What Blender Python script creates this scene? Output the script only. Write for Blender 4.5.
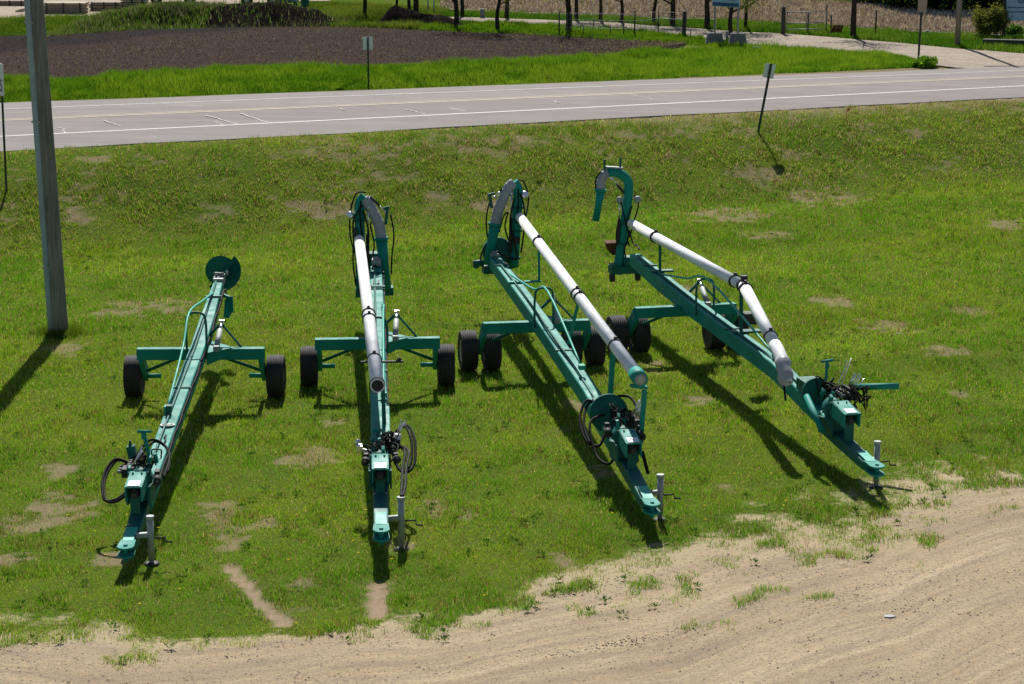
import bpy, bmesh, math, random
import numpy as np
from mathutils import Vector, Matrix
R = math.radians
random.seed(7); rng = np.random.default_rng(11)
for o in list(bpy.data.objects): bpy.data.objects.remove(o)
S = bpy.context.scene; COL = S.collection
# ------------------------------------------------------------------ camera, sky, sun, exposure
CAM_H, PITCH, FPX = 10.1, R(12.55), 2400.0
cd = bpy.data.cameras.new('camera'); cam = bpy.data.objects.new('camera', cd); COL.objects.link(cam)
cam.location = (0, 0, CAM_H); cam.rotation_euler = (R(90) - PITCH, 0, 0)
cd.sensor_width = 36; cd.lens = FPX / 1024 * 36; cd.clip_end = 3000; cd.clip_start = .5
S.camera = cam
W = bpy.data.worlds.new('World'); S.world = W; W.use_nodes = True
nt = W.node_tree; bg = nt.nodes['Background']
sky = nt.nodes.new('ShaderNodeTexSky'); sky.sky_type = 'NISHITA'; sky.sun_disc = False
SUN_EL, SUN_AZ = R(44.5), R(2)
sky.sun_elevation = SUN_EL; sky.sun_rotation = -SUN_AZ; sky.air_density = 1.1; sky.dust_density = .6
nt.links.new(sky.outputs[0], bg.inputs[0]); bg.inputs[1].default_value = .055
sl = bpy.data.lights.new('sun', 'SUN'); so = bpy.data.objects.new('sun', sl); COL.objects.link(so)
sl.energy = 5.0; sl.angle = R(.55); sl.color = (1, .955, .88)
d = Vector((math.sin(SUN_AZ) * math.cos(SUN_EL), -math.cos(SUN_AZ) * math.cos(SUN_EL), -math.sin(SUN_EL)))
so.rotation_euler = d.to_track_quat('-Z', 'Y').to_euler(); so.location = (0, 60, 60)
S.view_settings.view_transform = 'Standard'; S.view_settings.look = 'None'
S.view_settings.exposure = 0.3; S.view_settings.gamma = 1; S.view_settings.use_curve_mapping = False
S.render.engine = 'CYCLES'

# ------------------------------------------------------------------ numpy helpers
_perm = np.random.default_rng(3).random((256, 256))
def vnoise(x, y, seed=0):
    x = np.asarray(x, float) + seed * 17.31; y = np.asarray(y, float) + seed * 9.77
    xi = np.floor(x).astype(int); yi = np.floor(y).astype(int); fx = x - xi; fy = y - yi
    fx = fx * fx * (3 - 2 * fx); fy = fy * fy * (3 - 2 * fy)
    g = lambda a, b: _perm[a % 256, b % 256]
    return (g(xi, yi) * (1 - fx) + g(xi + 1, yi) * fx) * (1 - fy) + (g(xi, yi + 1) * (1 - fx) + g(xi + 1, yi + 1) * fx) * fy
def fbm(x, y, seed=0, octs=4):
    s = 0; a = .5; t = 0
    for k in range(octs):
        s = s + a * vnoise(x * 2 ** k, y * 2 ** k, seed + k * 3); t += a; a *= .5
    return s / t
def sstep(a, b, x):
    t = np.clip((np.asarray(x, float) - a) / (b - a), 0, 1); return t * t * (3 - 2 * t)

# road lines (world, straight): y = m x + c, measured for the crowned road
ROAD = {}
def _ray(px, py):
    a = (px - 512) / FPX; b = -(py - 342) / FPX
    return np.array([a, math.cos(PITCH) + b * math.sin(PITCH), -math.sin(PITCH) + b * math.cos(PITCH)])
def gz(px, py, z):
    dd = _ray(px, py); t = (z - CAM_H) / dd[2]; return dd * t + np.array([0, 0, CAM_H])
for k, z, a, b in (('near', 1.50, 151, 97), ('nwhite', 1.58, 136.5, 86), ('mid', 1.67, 120, 76), ('fwhite', 1.59, 109.2, 70.5), ('far', 1.52, 103, 66.5)):
    p, q = gz(0, a, z), gz(1024, b, z); m = (q[1] - p[1]) / (q[0] - p[0]); ROAD[k] = (m, p[1] - m * p[0], z)
def ry(k, x): return ROAD[k][0] * x + ROAD[k][1]
CA = math.cos(R(20))
def terrain(x, y):
    x = np.asarray(x, float); y = np.asarray(y, float)
    e = (ry('near', x) - y) * CA; f = (y - ry('far', x)) * CA
    near = 1.487 * sstep(7.2, .55, e)
    far = 1.0 + .42 * sstep(4, 15, x) ; ditch = .55 * sstep(7, 1, x)
    zf = 1.46 + (far - 1.46) * sstep(.4, 4, f) - ditch * sstep(.6, 3.4, f) * sstep(8.5, 4.5, f)
    z = np.where(e > 0, near, np.where(f < 0, 1.44, zf))
    lot = sstep(1, 5, e)
    z = z + lot * (.10 * (fbm(x * .12, y * .12, 2, 2) - .5) + .05 * (fbm(x * .7, y * .7, 5, 3) - .5)) * sstep(24, 27, y)
    z = z + .14 * (fbm(x * .5, y * .5, 8, 3) - .5) * sstep(6.5, 3.5, e) * sstep(.4, 1.6, e)
    z = z + .25 * (fbm(x * .1, y * .1, 4, 3) - .5) * sstep(3, 9, f)
    return z
def tz(x, y): return float(terrain(x, y))
def gp(px, py):
    """ground point seen at a picture position"""
    dd = _ray(px, py); o = np.array([0, 0, CAM_H]); t = 10.0
    for _ in range(4000):
        q = o + dd * t; h = q[2] - tz(q[0], q[1])
        if h < .004: break
        t += max(h * 1.5, .02) if h > .3 else .02
    return Vector((q[0], q[1], tz(q[0], q[1])))

# gravel edge, bald patches
_ge = np.array([[gz(px, py, 0)[0], gz(px, py, 0)[1]] for px, py in
      ((-160, 640), (0, 632), (70, 637), (150, 646), (240, 640), (300, 634), (360, 622), (420, 620), (470, 613), (540, 597), (600, 587), (660, 578), (720, 556), (790, 535), (850, 522), (900, 500), (960, 480), (1024, 470), (1180, 440))])
def gravel_mask(x, y):
    ed = np.interp(x, _ge[:, 0], _ge[:, 1]) - .55 * sstep(1, 6, x)
    W_ = 1.4 + 2.9 * sstep(-1, 5, x)                              # the edge is wider and more ragged to the right
    n = (fbm(x * .7, y * .9, 21, 4) - .5) * 1.5 + (fbm(x * 2.6, y * 3.0, 25, 4) - .5) * 1.1
    return np.clip((ed - y) / W_ + .5 + n * .8 / (1 + .12 * (W_ - 1.4)), 0, 1)
_sp = []
for px, py, rx, rp in ((45, 512, 42, 17), (20, 520, 25, 12), (215, 512, 26, 9), (237, 535, 22, 15), (265, 525, 14, 10), (318, 456, 24, 9), (290, 460, 14, 6), (940, 350, 22, 6), (885, 328, 26, 8),
                       (1003, 225, 26, 6), (150, 307, 46, 8), (110, 312, 20, 6), (490, 205, 30, 6), (600, 470, 12, 6), (575, 405, 14, 6), (430, 510, 16, 7), (470, 512, 12, 6), (330, 425, 14, 6),
                       (60, 350, 22, 8), (700, 400, 16, 6), (745, 352, 14, 6), (728, 490, 15, 6), (325, 210, 40, 8), (80, 215, 16, 8), (770, 175, 26, 9), (730, 215, 40, 7),
                       (820, 200, 50, 7), (400, 545, 14, 8), (60, 470, 18, 8), (300, 585, 14, 6), (820, 385, 14, 5), (960, 395, 16, 5), (655, 370, 22, 7), (560, 560, 15, 7), (200, 360, 12, 5), (965, 310, 22, 5), (110, 560, 18, 7), (20, 560, 22, 7), (770, 235, 30, 5), (835, 300, 26, 5), (690, 290, 22, 4)):
    q = gp(px, py); q2 = gp(px, py + rp); _sp.append((q.x, q.y, rx / 2400 * math.hypot(q.y, 10), abs(q.y - q2.y) + .05))
def _seg(x, y, a, b):
    ax, ay = a; bx, by = b; t = np.clip(((x - ax) * (bx - ax) + (y - ay) * (by - ay)) / ((bx - ax) ** 2 + (by - ay) ** 2), 0, 1)
    return np.hypot(x - ax - t * (bx - ax), y - ay - t * (by - ay))
_ruts = [(gp(230, 566), gp(258, 600), .11), (gp(258, 600), gp(282, 622), .13), (gp(377, 584), gp(376, 615), .13)]
def dry_mask(x, y):
    x = np.asarray(x, float); y = np.asarray(y, float)
    n = fbm(x * .9, y * .9, 41, 4); n2 = fbm(x * 3.5, y * 3.5, 44, 3); n4 = fbm(x * 9, y * 7, 47, 3)
    v = sstep(.66, .80, n * .6 + n2 * .4) * .55
    for sx, sy, rx, ryy in _sp:
        r2 = ((x - sx) / rx) ** 2 + ((y - sy) / ryy) ** 2
        v = np.maximum(v, .88 * sstep(1.5, .15, r2 + (n2 - .5) * 3.4 + (n - .5) * 1.6 + (n4 - .5) * 2.2))
    e = (ry('near', x) - y) * CA
    b = sstep(6.8, 4.6, e) * sstep(-.2, 1.2, e)
    v = np.maximum(v, b * (.05 + .80 * sstep(.50, .68, n * .35 + n2 * .4 + n4 * .25)))
    sh = sstep(1.3 + 1.2 * sstep(0, 6, x), .2, e) * (.45 + .55 * sstep(-4, 4, x)); v = np.maximum(v, sh * (.6 + .5 * n2))
    sh2 = sstep(3.2, 2.0, e) * sstep(1.0, 2.0, e) * sstep(-9, -5, x) * sstep(9, 5, x); v = np.maximum(v, .75 * sh2 * sstep(.35, .6, n2))
    return np.clip(v, 0, 1)
def rut_mask(x, y):
    v = 0
    for a, b, w in _ruts: v = np.maximum(v, sstep(w * 1.35, w * .7, _seg(x, y, (a.x, a.y), (b.x, b.y)) + (vnoise(x * 9, y * 9, 6) - .5) * .1))
    return v

# ------------------------------------------------------------------ mesh helpers
def tag(o, label=None, cat=None, group=None, kind=None):
    if label: o['label'] = label
    if cat: o['category'] = cat
    if group: o['group'] = group
    if kind: o['kind'] = kind
    return o
def empty(name, loc, rz=0, label=None, cat=None, group=None):
    o = bpy.data.objects.new(name, None); COL.objects.link(o); o.location = loc; o.rotation_euler = (0, 0, rz); o.empty_display_size = .2
    return tag(o, label, cat, group)
class MB:
    def __init__(s): s.bm = bmesh.new()
    def _basis(s, p, q, up=(0, 0, 1)):
        p = Vector(p); q = Vector(q); z = (q - p); L = z.length; z.normalize(); up = Vector(up)
        if abs(z.dot(up)) > .98: up = Vector((0, 1, 0))
        x = up.cross(z).normalized(); y = z.cross(x); return p, q, x, y, z, L
    def bar(s, p, q, w, h, w2=None, h2=None, up=(0, 0, 1), bev=.012):
        p, q, x, y, z, L = s._basis(p, q, up); w2 = w if w2 is None else w2; h2 = h if h2 is None else h2
        vs = []
        for c, a, b in ((p, w, h), (q, w2, h2)):
            for sx, sy in ((-1, -1), (1, -1), (1, 1), (-1, 1)): vs.append(s.bm.verts.new(c + x * sx * a / 2 + y * sy * b / 2))
        fs = [(0, 3, 2, 1), (4, 5, 6, 7), (0, 1, 5, 4), (1, 2, 6, 5), (2, 3, 7, 6), (3, 0, 4, 7)]
        fs = [s.bm.faces.new([vs[i] for i in f]) for f in fs]
        if bev and min(w, h, w2, h2) > bev * 2.5:
            ed = {e for f in fs for e in f.edges}; bmesh.ops.bevel(s.bm, geom=list(ed), offset=bev, segments=2, profile=.6, affect='EDGES')
        return s
    def box(s, c, sx, sy, sz, bev=.01):
        c = Vector(c); return s.bar(c - Vector((0, 0, sz / 2)), c + Vector((0, 0, sz / 2)), sx, sy, up=(0, 1, 0), bev=bev) if False else s._box(c, sx, sy, sz, bev)
    def _box(s, c, sx, sy, sz, bev):
        vs = [s.bm.verts.new(c + Vector((a * sx / 2, b * sy / 2, d * sz / 2))) for d in (-1, 1) for a, b in ((-1, -1), (1, -1), (1, 1), (-1, 1))]
        fs = [s.bm.faces.new([vs[i] for i in f]) for f in ((0, 3, 2, 1), (4, 5, 6, 7), (0, 1, 5, 4), (1, 2, 6, 5), (2, 3, 7, 6), (3, 0, 4, 7))]
        if bev and min(sx, sy, sz) > bev * 2.5:
            ed = {e for f in fs for e in f.edges}; bmesh.ops.bevel(s.bm, geom=list(ed), offset=bev, segments=2, profile=.6, affect='EDGES')
        return s
    def tube(s, pts, r, n=10, cap=True, hollow=0):
        pts = [Vector(p) for p in pts]; rs = r if isinstance(r, (list, tuple)) else [r] * len(pts)
        rings = []; xprev = None
        for i, p in enumerate(pts):
            t = (pts[min(i + 1, len(pts) - 1)] - pts[max(i - 1, 0)]).normalized()
            if xprev is None:
                up = Vector((0, 0, 1)) if abs(t.z) < .9 else Vector((0, 1, 0)); x = up.cross(t).normalized()
            else: x = (xprev - t * xprev.dot(t)).normalized()
            y = t.cross(x); xprev = x
            rings.append([s.bm.verts.new(p + (x * math.cos(2 * math.pi * k / n) + y * math.sin(2 * math.pi * k / n)) * rs[i]) for k in range(n)])
        for a, b in zip(rings, rings[1:]):
            for k in range(n):
                f = s.bm.faces.new([a[k], a[(k + 1) % n], b[(k + 1) % n], b[k]]); f.smooth = True
        if cap:
            s.bm.faces.new(list(reversed(rings[0])))
            if not hollow: s.bm.faces.new(rings[-1])
            else:
                t = (pts[-1] - pts[-2]).normalized(); c = pts[-1]
                inn = [s.bm.verts.new(c + (v.co - c) * .88) for v in rings[-1]]; bot = [s.bm.verts.new(v.co - t * hollow) for v in inn]
                for k in range(n):
                    k2 = (k + 1) % n
                    s.bm.faces.new([rings[-1][k], rings[-1][k2], inn[k2], inn[k]]); s.bm.faces.new([inn[k], inn[k2], bot[k2], bot[k]])
                s.bm.faces.new(bot)
        return s
    def cyl(s, p, q, r, n=16, r2=None): return s.tube([p, q], [r, r if r2 is None else r2], n)
    def lathe(s, c, axis, prof, n=32):
        """prof: list of (along axis, radius)"""
        c = Vector(c); z = Vector(axis).normalized(); up = Vector((0, 0, 1)) if abs(z.z) < .9 else Vector((0, 1, 0)); x = up.cross(z).normalized(); y = z.cross(x)
        rings = [[s.bm.verts.new(c + z * a + (x * math.cos(2 * math.pi * k / n) + y * math.sin(2 * math.pi * k / n)) * max(r, 1e-4)) for k in range(n)] for a, r in prof]
        for a, b in zip(rings, rings[1:]):
            for k in range(n):
                f = s.bm.faces.new([a[k], a[(k + 1) % n], b[(k + 1) % n], b[k]]); f.smooth = True
        s.bm.faces.new(list(reversed(rings[0]))); s.bm.faces.new(rings[-1]); return s
    def plate(s, poly, normal, th):
        nv = Vector(normal).normalized() * th / 2
        a = [s.bm.verts.new(Vector(p) - nv) for p in poly]; b = [s.bm.verts.new(Vector(p) + nv) for p in poly]; n = len(poly)
        s.bm.faces.new(a); s.bm.faces.new(list(reversed(b)))
        for k in range(n): s.bm.faces.new([a[k], b[k], b[(k + 1) % n], a[(k + 1) % n]])
        return s
    def build(s, name, mat, parent=None, label=None):
        bmesh.ops.recalc_face_normals(s.bm, faces=s.bm.faces)
        me = bpy.data.meshes.new(name); s.bm.to_mesh(me); s.bm.free(); me.materials.append(mat)
        o = bpy.data.objects.new(name, me); COL.objects.link(o)
        if parent is not None: o.parent = parent
        if label: o['label'] = label
        return o
def rawmesh(name, V, F, mat, attrs=None, smooth=False):
    """V (n,3), F (m,k) constant k, attrs {name: (n,) or (n,3)}"""
    me = bpy.data.meshes.new(name); V = np.asarray(V, np.float32); F = np.asarray(F, np.int32); k = F.shape[1]
    me.vertices.add(len(V)); me.vertices.foreach_set('co', V.ravel())
    me.loops.add(F.size); me.loops.foreach_set('vertex_index', F.ravel())
    me.polygons.add(len(F)); me.polygons.foreach_set('loop_start', np.arange(0, F.size, k, dtype=np.int32))
    me.polygons.foreach_set('use_smooth', np.full(len(F), bool(smooth)))
    for an, v in (attrs or {}).items():
        v = np.asarray(v, np.float32)
        if v.ndim == 1: a = me.attributes.new(an, 'FLOAT', 'POINT'); a.data.foreach_set('value', v)
        else: a = me.attributes.new(an, 'FLOAT_COLOR', 'POINT'); a.data.foreach_set('color', np.c_[v, np.ones(len(v))].astype(np.float32).ravel())
    me.update(calc_edges=True); me.validate(); me.materials.append(mat)
    o = bpy.data.objects.new(name, me); COL.objects.link(o); return o
def spline(pts, n=8):
    P = [Vector(p) for p in pts]; out = []
    for i in range(len(P) - 1):
        p0 = P[max(i - 1, 0)]; p1 = P[i]; p2 = P[i + 1]; p3 = P[min(i + 2, len(P) - 1)]
        for k in range(n):
            t = k / n; out.append(.5 * (2 * p1 + (p2 - p0) * t + (2 * p0 - 5 * p1 + 4 * p2 - p3) * t * t + (3 * p1 - p0 - 3 * p2 + p3) * t ** 3))
    return out + [P[-1]]

# ------------------------------------------------------------------ materials
def srgb(r, g, b): f = lambda c: (c / 255 / 12.92) if c <= 10.3 else ((c / 255 + .055) / 1.055) ** 2.4; return (f(r), f(g), f(b), 1)
class NT:
    def __init__(s, name):
        s.m = bpy.data.materials.new(name); s.m.use_nodes = True; s.t = s.m.node_tree; s.b = s.t.nodes['Principled BSDF']; s.out = s.t.nodes['Material Output']
        s.co = s.t.nodes.new('ShaderNodeTexCoord').outputs['Object']
    def n(s, typ, **kw):
        o = s.t.nodes.new(typ)
        for k, v in kw.items(): setattr(o, k, v)
        return o
    def L(s, a, b): s.t.links.new(a, b)
    def noise(s, scale, detail=4, rough=.55, vec=None, stretch=None):
        o = s.n('ShaderNodeTexNoise'); o.inputs['Scale'].default_value = scale; o.inputs['Detail'].default_value = detail; o.inputs['Roughness'].default_value = rough
        v = vec or s.co
        if stretch:
            mp = s.n('ShaderNodeMapping'); mp.inputs['Scale'].default_value = stretch[0]; mp.inputs['Rotation'].default_value = (0, 0, stretch[1] if len(stretch) > 1 else 0); s.L(v, mp.inputs[0]); v = mp.outputs[0]
        s.L(v, o.inputs['Vector']); return o.outputs[0]
    def ramp(s, x, *stops):
        o = s.n('ShaderNodeValToRGB'); e = o.color_ramp.elements
        while len(e) < len(stops): e.new(.5)
        for i, (p, c) in enumerate(stops):
            e[i].position = p; e[i].color = c if hasattr(c, '__len__') else (c, c, c, 1)
        s.L(x, o.inputs[0]); return o.outputs[0]
    def mix(s, f, a, b, mode='MIX'):
        o = s.n('ShaderNodeMix', data_type='RGBA', blend_type=mode)
        for i, v in ((0, f), (6, a), (7, b)):
            if hasattr(v, 'is_linked') or hasattr(v, 'links'): s.L(v, o.inputs[i])
            else: o.inputs[i].default_value = v
        return o.outputs[2]
    def math(s, op, a, b=0.0):
        o = s.n('ShaderNodeMath', operation=op)
        for i, v in enumerate((a, b)):
            if isinstance(v, (int, float)): o.inputs[i].default_value = v
            else: s.L(v, o.inputs[i])
        return o.outputs[0]
    def attr(s, name): return s.n('ShaderNodeAttribute', attribute_name=name)
    def bump(s, h, st=.4, dist=.02):
        o = s.n('ShaderNodeBump'); o.inputs['Strength'].default_value = st; o.inputs['Distance'].default_value = dist; s.L(h, o.inputs['Height']); s.L(o.outputs[0], s.b.inputs['Normal'])
    def set(s, col=None, rough=.6, metal=0, spec=.5, coat=0):
        if col is not None:
            if hasattr(col, 'links'): s.L(col, s.b.inputs['Base Color'])
            else: s.b.inputs['Base Color'].default_value = col
        if hasattr(rough, 'links'): s.L(rough, s.b.inputs['Roughness'])
        else: s.b.inputs['Roughness'].default_value = rough
        s.b.inputs['Metallic'].default_value = metal; s.b.inputs['Specular IOR Level'].default_value = spec
        s.b.inputs['Coat Weight'].default_value = coat; s.b.inputs['Coat Roughness'].default_value = .15
        return s.m
def paint(name, c, rough=.35, dirt=(.09, .075, .05, 1), amt=.35, coat=.2, metal=0, spec=.28):
    t = NT(name); n = t.noise(3.2, 6, .65); n2 = t.noise(38, 3, .6)
    f = t.ramp(t.math('ADD', t.math('MULTIPLY', n, .75), t.math('MULTIPLY', n2, .25)), (.48, 0.0), (.74, amt))
    c2 = tuple(min(1, x * 1.22 + .006) for x in c[:3]) + (1,); base = t.mix(t.ramp(t.noise(1.1, 3), (.35, 0.0), (.65, 1.0)), c, c2)
    col = t.mix(f, base, dirt); r = t.ramp(n, (.3, rough), (.75, min(1, rough + .3)))
    return t.set(col, r, metal, spec, coat)
M = {}
M['teal'] = paint('teal_paint', (.0, .215, .175, 1), .48, amt=.12, coat=.0, spec=.26)
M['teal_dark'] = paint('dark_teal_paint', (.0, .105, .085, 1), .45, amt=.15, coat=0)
M['teal_pale'] = paint('pale_teal_paint', (.02, .36, .27, 1), .4, amt=.12, coat=0)
M['white'] = paint('white_pipe_paint', (.80, .81, .82, 1), .45, dirt=(.30, .28, .25, 1), amt=.35)
M['zinc'] = paint('zinc_plate', (.30, .33, .32, 1), .5, amt=.35, metal=.3, coat=0)
M['chrome'] = paint('bright_steel', (.68, .69, .7, 1), .18, amt=.1, metal=1, coat=0)
M['rubber'] = paint('tyre_rubber', (.030, .029, .030, 1), .62, dirt=(.11, .095, .075, 1), amt=.5, coat=0, spec=.4)
M['hose'] = paint('black_hose', (.010, .010, .011, 1), .6, amt=.1, coat=0, spec=.15)
M['rim'] = paint('cream_rim', (.62, .6, .55, 1), .4, amt=.35)
M['duct'] = paint('grey_flexible_duct', (.30, .31, .35, 1), .4, dirt=(.3, .3, .3, 1), amt=.4)
M['dark_steel'] = paint('dark_steel', (.03, .031, .033, 1), .5, amt=.5, coat=0)
M['decal'] = paint('white_decal', (.68, .7, .7, 1), .3, amt=.12)
M['label_blue'] = paint('silver_label', (.5, .56, .62, 1), .25, amt=.1)
M['plastic'] = paint('clear_plastic_wrap', (.36, .36, .38, 1), .22, amt=.2)
M['rust'] = paint('rust_red', (.12, .035, .02, 1), .7, amt=.3, coat=0)
M['wire'] = paint('galvanised_wire', (.28, .29, .3, 1), .5, amt=.2, metal=.4, coat=0)
M['sign_back'] = paint('sign_aluminium', (.72, .80, .82, 1), .4, amt=.12)
M['sign_face'] = paint('sign_white', (.72, .74, .76, 1), .4, amt=.12)
M['sign_blue'] = paint('sign_pale_blue', (.30, .46, .62, 1), .45, amt=.1)
M['sign_navy'] = paint('sign_navy', (.02, .09, .22, 1), .45, amt=.1)
M['sign_black'] = paint('sign_black', (.015, .017, .02, 1), .5, amt=.1)
M['post'] = paint('steel_post', (.035, .045, .042, 1), .6, amt=.3, coat=0)
M['concrete'] = paint('grey_concrete', (.17, .18, .19, 1), .85, dirt=(.1, .1, .09, 1), amt=.5, coat=0)
M['orange'] = paint('orange_flag', (.6, .16, .06, 1), .6, amt=.1)
M['ochre'] = paint('ochre_stripe', (.22, .19, .03, 1), .7, amt=.2)
M['lumber'] = paint('grey_brown_boards', (.32, .25, .19, 1), .85, dirt=(.2, .16, .13, 1), amt=.6, coat=0)
M['tan'] = paint('tan_boards', (.42, .34, .25, 1), .8, amt=.4, coat=0)
def woodmat(name, a, b, sc=(9, 9, .35)):
    t = NT(name); n = t.noise(4, 6, .7, stretch=(sc,)); c = t.ramp(n, (.3, a), (.7, b)); n2 = t.noise(.9, 3); c = t.mix(t.ramp(n2, (.4, 0.0), (.7, .5)), c, tuple(x * .6 for x in a[:3]) + (1,))
    t.bump(n, .6, .02); return t.set(c, .85, 0, .25)
M['pole'] = woodmat('weathered_pole_wood', (.12, .115, .105, 1), (.34, .325, .30, 1))
M['conduit'] = paint('blue_grey_conduit', (.27, .34, .39, 1), .5, amt=.3, coat=0)
M['bark'] = woodmat('dark_bark', (.018, .015, .012, 1), (.05, .043, .035, 1), (6, 6, 1))
M['fencewood'] = woodmat('fence_post_wood', (.04, .038, .035, 1), (.10, .1, .09, 1))

def leafmat(name, trans=.45, rough=.75):
    """uses the per-blade colour of each leaf"""
    t = NT(name); a = t.attr('tint'); c = t.set(a.outputs['Color'], rough, 0, .0)
    tr = t.n('ShaderNodeBsdfTranslucent'); mul = t.mix(1.0, a.outputs['Color'], (1.25, 1.2, .62, 1), 'MULTIPLY'); t.L(mul, tr.inputs['Color'])
    ms = t.n('ShaderNodeMixShader'); ms.inputs[0].default_value = trans; t.L(t.b.outputs[0], ms.inputs[1]); t.L(tr.outputs[0], ms.inputs[2]); t.L(ms.outputs[0], t.out.inputs['Surface']); return t.m
M['blade'] = leafmat('grass_blades', .42); M['leaf'] = leafmat('leaves', .45); M['dryleaf'] = leafmat('dead_stalks', .1, .8)

def ground_mat():
    t = NT('ground_soil_and_turf')
    g = t.attr('gravel').outputs['Fac']; dr = t.attr('dry').outputs['Fac']; ru = t.attr('rut').outputs['Fac']
    fine = t.noise(55, 5, .7); mid = t.noise(9, 5, .65); big = t.noise(.5, 4)
    turf = t.mix(t.ramp(mid, (.35, 0.0), (.65, 1.0)), (.075, .13, .018, 1), (.12, .175, .028, 1))
    turf = t.mix(t.ramp(fine, (.42, 0.0), (.68, .75)), turf, (.03, .032, .012, 1))
    turf = t.mix(t.ramp(big, (.42, 0.0), (.62, .6)), turf, (.125, .16, .024, 1))
    thatch = t.mix(t.ramp(fine, (.35, 0.0), (.65, 1.0)), (.15, .125, .07, 1), (.33, .275, .17, 1))
    thatch = t.mix(t.ramp(mid, (.4, 0.0), (.7, .6)), thatch, (.20, .155, .10, 1))
    # gravel lane: pale tan, rake-like wheel streaks, dark specks
    sx = t.n('ShaderNodeSeparateXYZ'); t.L(t.co, sx.inputs[0]); cxyz = t.n('ShaderNodeCombineXYZ'); t.L(sx.outputs[0], cxyz.inputs[0]); t.L(t.attr('lane').outputs['Fac'], cxyz.inputs[1]); wc = cxyz.outputs[0]
    st = t.noise(1.1, 7, .68, vec=wc, stretch=((.10, 1.5, 1), R(0))); sp = t.noise(130, 3, .6)
    grav = t.mix(t.ramp(st, (.40, 0.0), (.62, 1.0)), (.35, .265, .165, 1), (.50, .40, .26, 1))
    grav = t.mix(t.ramp(t.noise(1.5, 7, .72, vec=wc, stretch=((.22, 1.6, 1), R(2))), (.46, 0.0), (.62, .8)), grav, (.24, .195, .145, 1))
    vor = t.n('ShaderNodeTexVoronoi'); vor.inputs['Scale'].default_value = 42; t.L(t.co, vor.inputs['Vector'])
    grav = t.mix(t.ramp(vor.outputs['Color'], (.58, 0.0), (.8, .7)), grav, (.19, .15, .115, 1))
    grav = t.mix(t.ramp(sp, (.50, 0.0), (.66, .65)), grav, (.60, .51, .37, 1)); grav = t.mix(t.ramp(t.noise(95, 3, .65), (.56, 0.0), (.68, .6)), grav, (.17, .135, .10, 1))
    ed = t.math('ADD', dr, t.math('MULTIPLY', t.math('SUBTRACT', mid, .5), .9))
    c = t.mix(t.ramp(ed, (.28, 0.0), (.95, 1.0)), turf, thatch)
    c = t.mix(ru, c, t.mix(t.ramp(fine, (.35, 0.0), (.65, 1.0)), (.26, .185, .125, 1), (.38, .29, .20, 1)))
    eg = t.math('ADD', g, t.math('MULTIPLY', t.math('SUBTRACT', mid, .5), .7))
    fr = t.mix(t.ramp(fine, (.35, 0.0), (.65, 1.0)), (.27, .215, .125, 1), (.56, .47, .31, 1)); c = t.mix(t.ramp(eg, (.12, 0.0), (.36, 1.0)), c, fr); c = t.mix(t.ramp(eg, (.42, 0.0), (.8, 1.0)), c, grav)
    h = t.math('ADD', t.math('MULTIPLY', fine, .6), t.math('MULTIPLY', mid, 1.0)); h = t.math('ADD', h, t.math('MULTIPLY', st, 1.2)); t.bump(h, .55, .035)
    return t.set(c, 1.0, 0, .0)
M['ground'] = ground_mat()
def soilmat(name, a, b, c, stretch, sc=7):
    t = NT(name); n = t.noise(sc, 7, .72); r = t.noise(1.0, 5, .6, stretch=stretch); col = t.ramp(n, (.34, a), (.5, b), (.68, c))
    col = t.mix(t.ramp(r, (.4, 0.0), (.62, .65)), col, a); t.bump(n, .8, .12); return t.set(col, 1.0, 0, .0)
M['soil'] = soilmat('tilled_soil', (.042, .032, .030, 1), (.095, .073, .066, 1), (.19, .15, .13, 1), ((.12, 1.6, 1), R(-6)))
M['soil_dark'] = soilmat('black_topsoil', (.012, .010, .009, 1), (.026, .021, .019, 1), (.055, .045, .04, 1), ((1, 1, 1), 0), 4)
def fieldmat():
    t = NT('tilled_field'); n = t.noise(14, 8, .78); r = t.noise(1.0, 6, .65, stretch=((.12, 1.6, 1), R(-6))); w = t.attr('wet').outputs['Fac']
    col = t.ramp(n, (.34, (.036, .027, .024, 1)), (.5, (.066, .050, .044, 1)), (.68, (.135, .105, .088, 1))); col = t.mix(t.ramp(r, (.42, 0.0), (.66, .5)), col, (.08, .062, .057, 1))
    dk = t.ramp(n, (.34, (.024, .021, .022, 1)), (.52, (.05, .043, .042, 1)), (.7, (.10, .085, .078, 1))); ww = t.math('ADD', w, t.math('MULTIPLY', t.math('SUBTRACT', r, .5), .5))
    col = t.mix(t.ramp(ww, (.35, 0.0), (.65, 1.0)), col, dk); t.bump(n, .8, .1); return t.set(col, 1.0, 0, .0)
M['field'] = fieldmat()
M['stubble'] = soilmat('stubble_ground', (.20, .155, .135, 1), (.31, .245, .21, 1), (.46, .385, .33, 1), ((.1, 2.2, 1), R(-12)), 6)
M['drive'] = soilmat('pale_gravel_drive', (.33, .28, .225, 1), (.42, .36, .295, 1), (.54, .48, .41, 1), ((.3, 1.4, 1), R(-14)), 5)
M['yard'] = soilmat('tan_yard_gravel', (.36, .30, .23, 1), (.44, .37, .29, 1), (.52, .45, .37, 1), ((.3, 1.4, 1), 0), 3)
def asphalt():
    t = NT('worn_asphalt'); n = t.noise(60, 5, .7); m = t.noise(.7, 5, .6); st = t.noise(1.0, 4, .6, stretch=((.05, 2.2, 1), R(-20)))
    c = t.ramp(n, (.3, (.150, .132, .128, 1)), (.7, (.218, .194, .186, 1))); c = t.mix(t.ramp(m, (.35, 0.0), (.7, .45)), c, (.265, .235, .23, 1)); c = t.mix(t.ramp(st, (.45, 0.0), (.66, .55)), c, (.14, .12, .124, 1))
    t.bump(n, .25, .006); return t.set(c, .85, 0, .3)
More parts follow.
